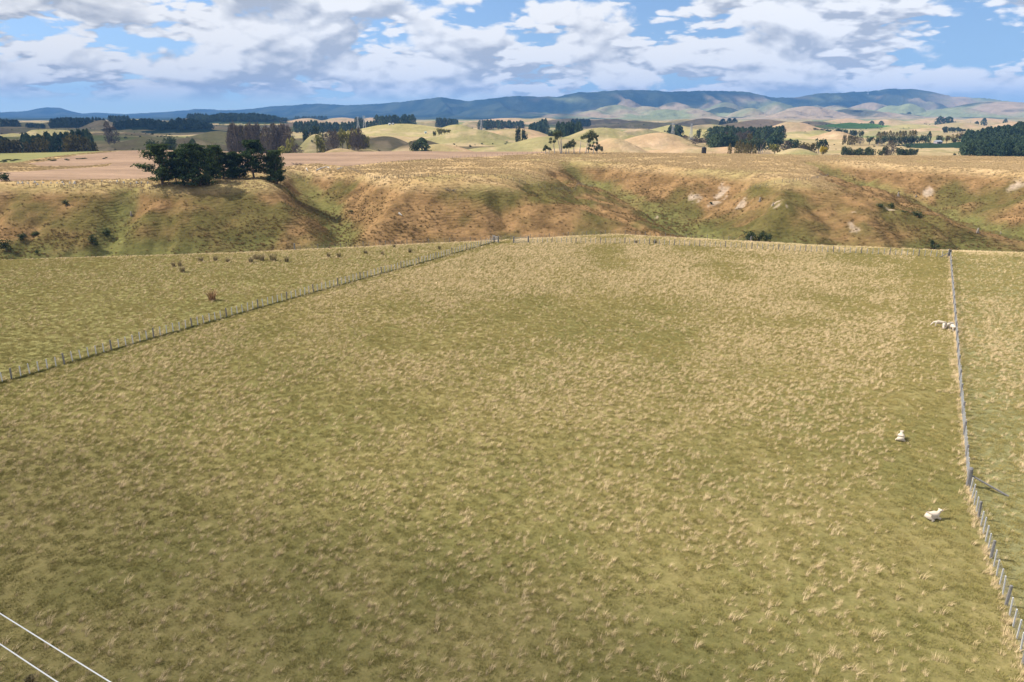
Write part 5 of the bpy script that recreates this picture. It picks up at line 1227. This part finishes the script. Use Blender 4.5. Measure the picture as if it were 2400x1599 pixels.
def mast():
    x, y, _ = at(2036, 206, 8300); z = hz(x, y); e = empty('radio_mast', (x, y, z)); tag(e, 'thin radio mast on the summit of the main range', 'mast'); h = 50
    b = MB(); b.path([(0, 0, -2), (0, 0, h * .7), (0, 0, h)], [2.2, 1.4, .6], 5); b.obj('mast_pole', M_PYL, e); MB().tube((0, 0, h * .62), (0, 0, h * .66), 3.2, n=8).obj('antenna_ring', M_PYL, e); MB().box((-6, -4, -2), (6, 4, 4)).obj('equipment_hut', M_SHEDW, e)
mast()

def power_line():
    """two bare conductors strung between wooden poles that stand outside the picture"""
    hgt = 16.5
    a0, a1 = on_z(0, 1443, hgt), on_z(248, 1599, hgt); b0, b1 = on_z(0, 1515, hgt), on_z(123, 1599, hgt)
    da = Vector((a1[0] - a0[0], a1[1] - a0[1])).normalized(); A = Vector(a0); Bv = Vector(b0)
    poles = []
    for s in (-46, 34):
        hgt = 16.5 + .0011 * s * s
        c = (A + Bv) / 2 + da * s; z = hz(c.x, c.y); ang = math.atan2(da.y, da.x); e = empty('utility_pole', (c.x, c.y, z), ang); tag(e, 'wooden pole carrying two conductors, %s end of the span' % ('far left' if s < 0 else 'camera side'), 'pole')
        MB().path([(0, 0, -1), (0, 0, hgt * .5), (0, 0, hgt - z + .3)], [.17, .15, .11], 10).obj('pole_shaft', M_DARKPOST, e); sep = (Bv - A).length
        xa = MB().box((-.06, -sep * .75, hgt - z - .35), (.06, sep * .75, hgt - z - .22)).obj('crossarm', M_DARKPOST, e)
        nrm = Vector((-da.y, da.x))
        for q in (A, Bv): off = (q - c).dot(nrm); MB().tube((0, off, hgt - z - .22), (0, off, hgt - z + .02), .05, .03, 8).obj('insulator', M_SHEDW, xa)
    hgt = 16.5
    for q, lab in ((A, 'pale overhead conductor crossing the lower left corner, upper of two'), (Bv, 'pale overhead conductor crossing the lower left corner, lower of two')):
        c = (A + Bv) / 2; t0 = (q - c).dot(da); pts = []
        for i in range(33):
            f = i / 32; s = -46 + 80 * f; w = c + da * s + Vector((-da.y, da.x)) * (q - c).dot(Vector((-da.y, da.x))); pts.append(Vector((w.x, w.y, hgt + .05 + .0011 * s * s)))
        o = pts[0].copy(); b = MB(); b.path([p - o for p in pts], [.0105] * len(pts), 6); k = b.obj('overhead_conductor', M_COND); k.location = o; tag(k, lab, 'power line')
power_line()

# ------------------------------------------------------------------ passing clouds (above the frame) and the air
def cloud(sx, sy, rx, ry, alt, tau, label, thick=None):
    """a cumulus whose shade falls on the ground about (sx, sy)"""
    k = alt / math.tan(SUN_EL); hx = SUN_DIR.x / math.cos(SUN_EL); hy = SUN_DIR.y / math.cos(SUN_EL); thick = thick or min(rx, ry) * .55
    import bmesh
    bm = bmesh.new(); bmesh.ops.create_icosphere(bm, subdivisions=4, radius=1)
    P = np.array([v.co[:] for v in bm.verts]); n = 1 + .55 * (fbm(P[:, 0] * 1.0 + 5 + P[:, 2], P[:, 1] + 7, .8, 4, sx * .01) - .5) * 1.3
    for v, f in zip(bm.verts, n):
        q = v.co * float(f); v.co = (q.x * rx, q.y * ry, (q.z if q.z > 0 else q.z * .25) * thick)
    m = bpy.data.meshes.new('cloud'); bm.to_mesh(m); bm.free(); m.polygons.foreach_set('use_smooth', [True] * len(m.polygons))
    mm, t, out = mat('cloud_vapour'); pv = t.new('ShaderNodeVolumePrincipled'); pv.inputs['Color'].default_value = (.97, .97, .98, 1); pv.inputs['Density'].default_value = tau / thick; pv.inputs['Anisotropy'].default_value = .3
    t.l.new(pv.outputs[0], out.inputs['Volume'])
    o = link('cloud', m, mm); o.location = (sx + hx * k, sy + hy * k, alt); tag(o, label, 'cloud')

cloud(-52, 16, 66, 42, 620, .75, 'small cumulus passing over the near paddock', 34)
cloud(-560, 980, 400, 470, 800, 5.0, 'broad cumulus over the farmland left of the ploughed field')
cloud(-1250, 2300, 800, 520, 1100, 5.0, 'wide cumulus over the hills left of the plantation')
cloud(-95, 900, 95, 150, 700, 4.0, 'small cumulus over the hollow behind the ploughed field')
cloud(520, 2600, 620, 520, 1100, 5.0, 'cumulus over the middle valley')

def haze():
    b = MB(); b.box((-15000, -3000, -40), (15000, 12400, 425)); m, t, out = mat('air'); pv = t.new('ShaderNodeVolumePrincipled')
    pv.inputs['Color'].default_value = (.19, .46, 1.0, 1); pv.inputs['Density'].default_value = HAZE; pv.inputs['Anisotropy'].default_value = 0.0
    t.l.new(pv.outputs[0], out.inputs['Volume'])
    o = b.obj('haze', m); o['kind'] = 'stuff'; o['label'] = 'thin blue air between the camera and the ranges'
HAZE = 7.6e-5
haze()
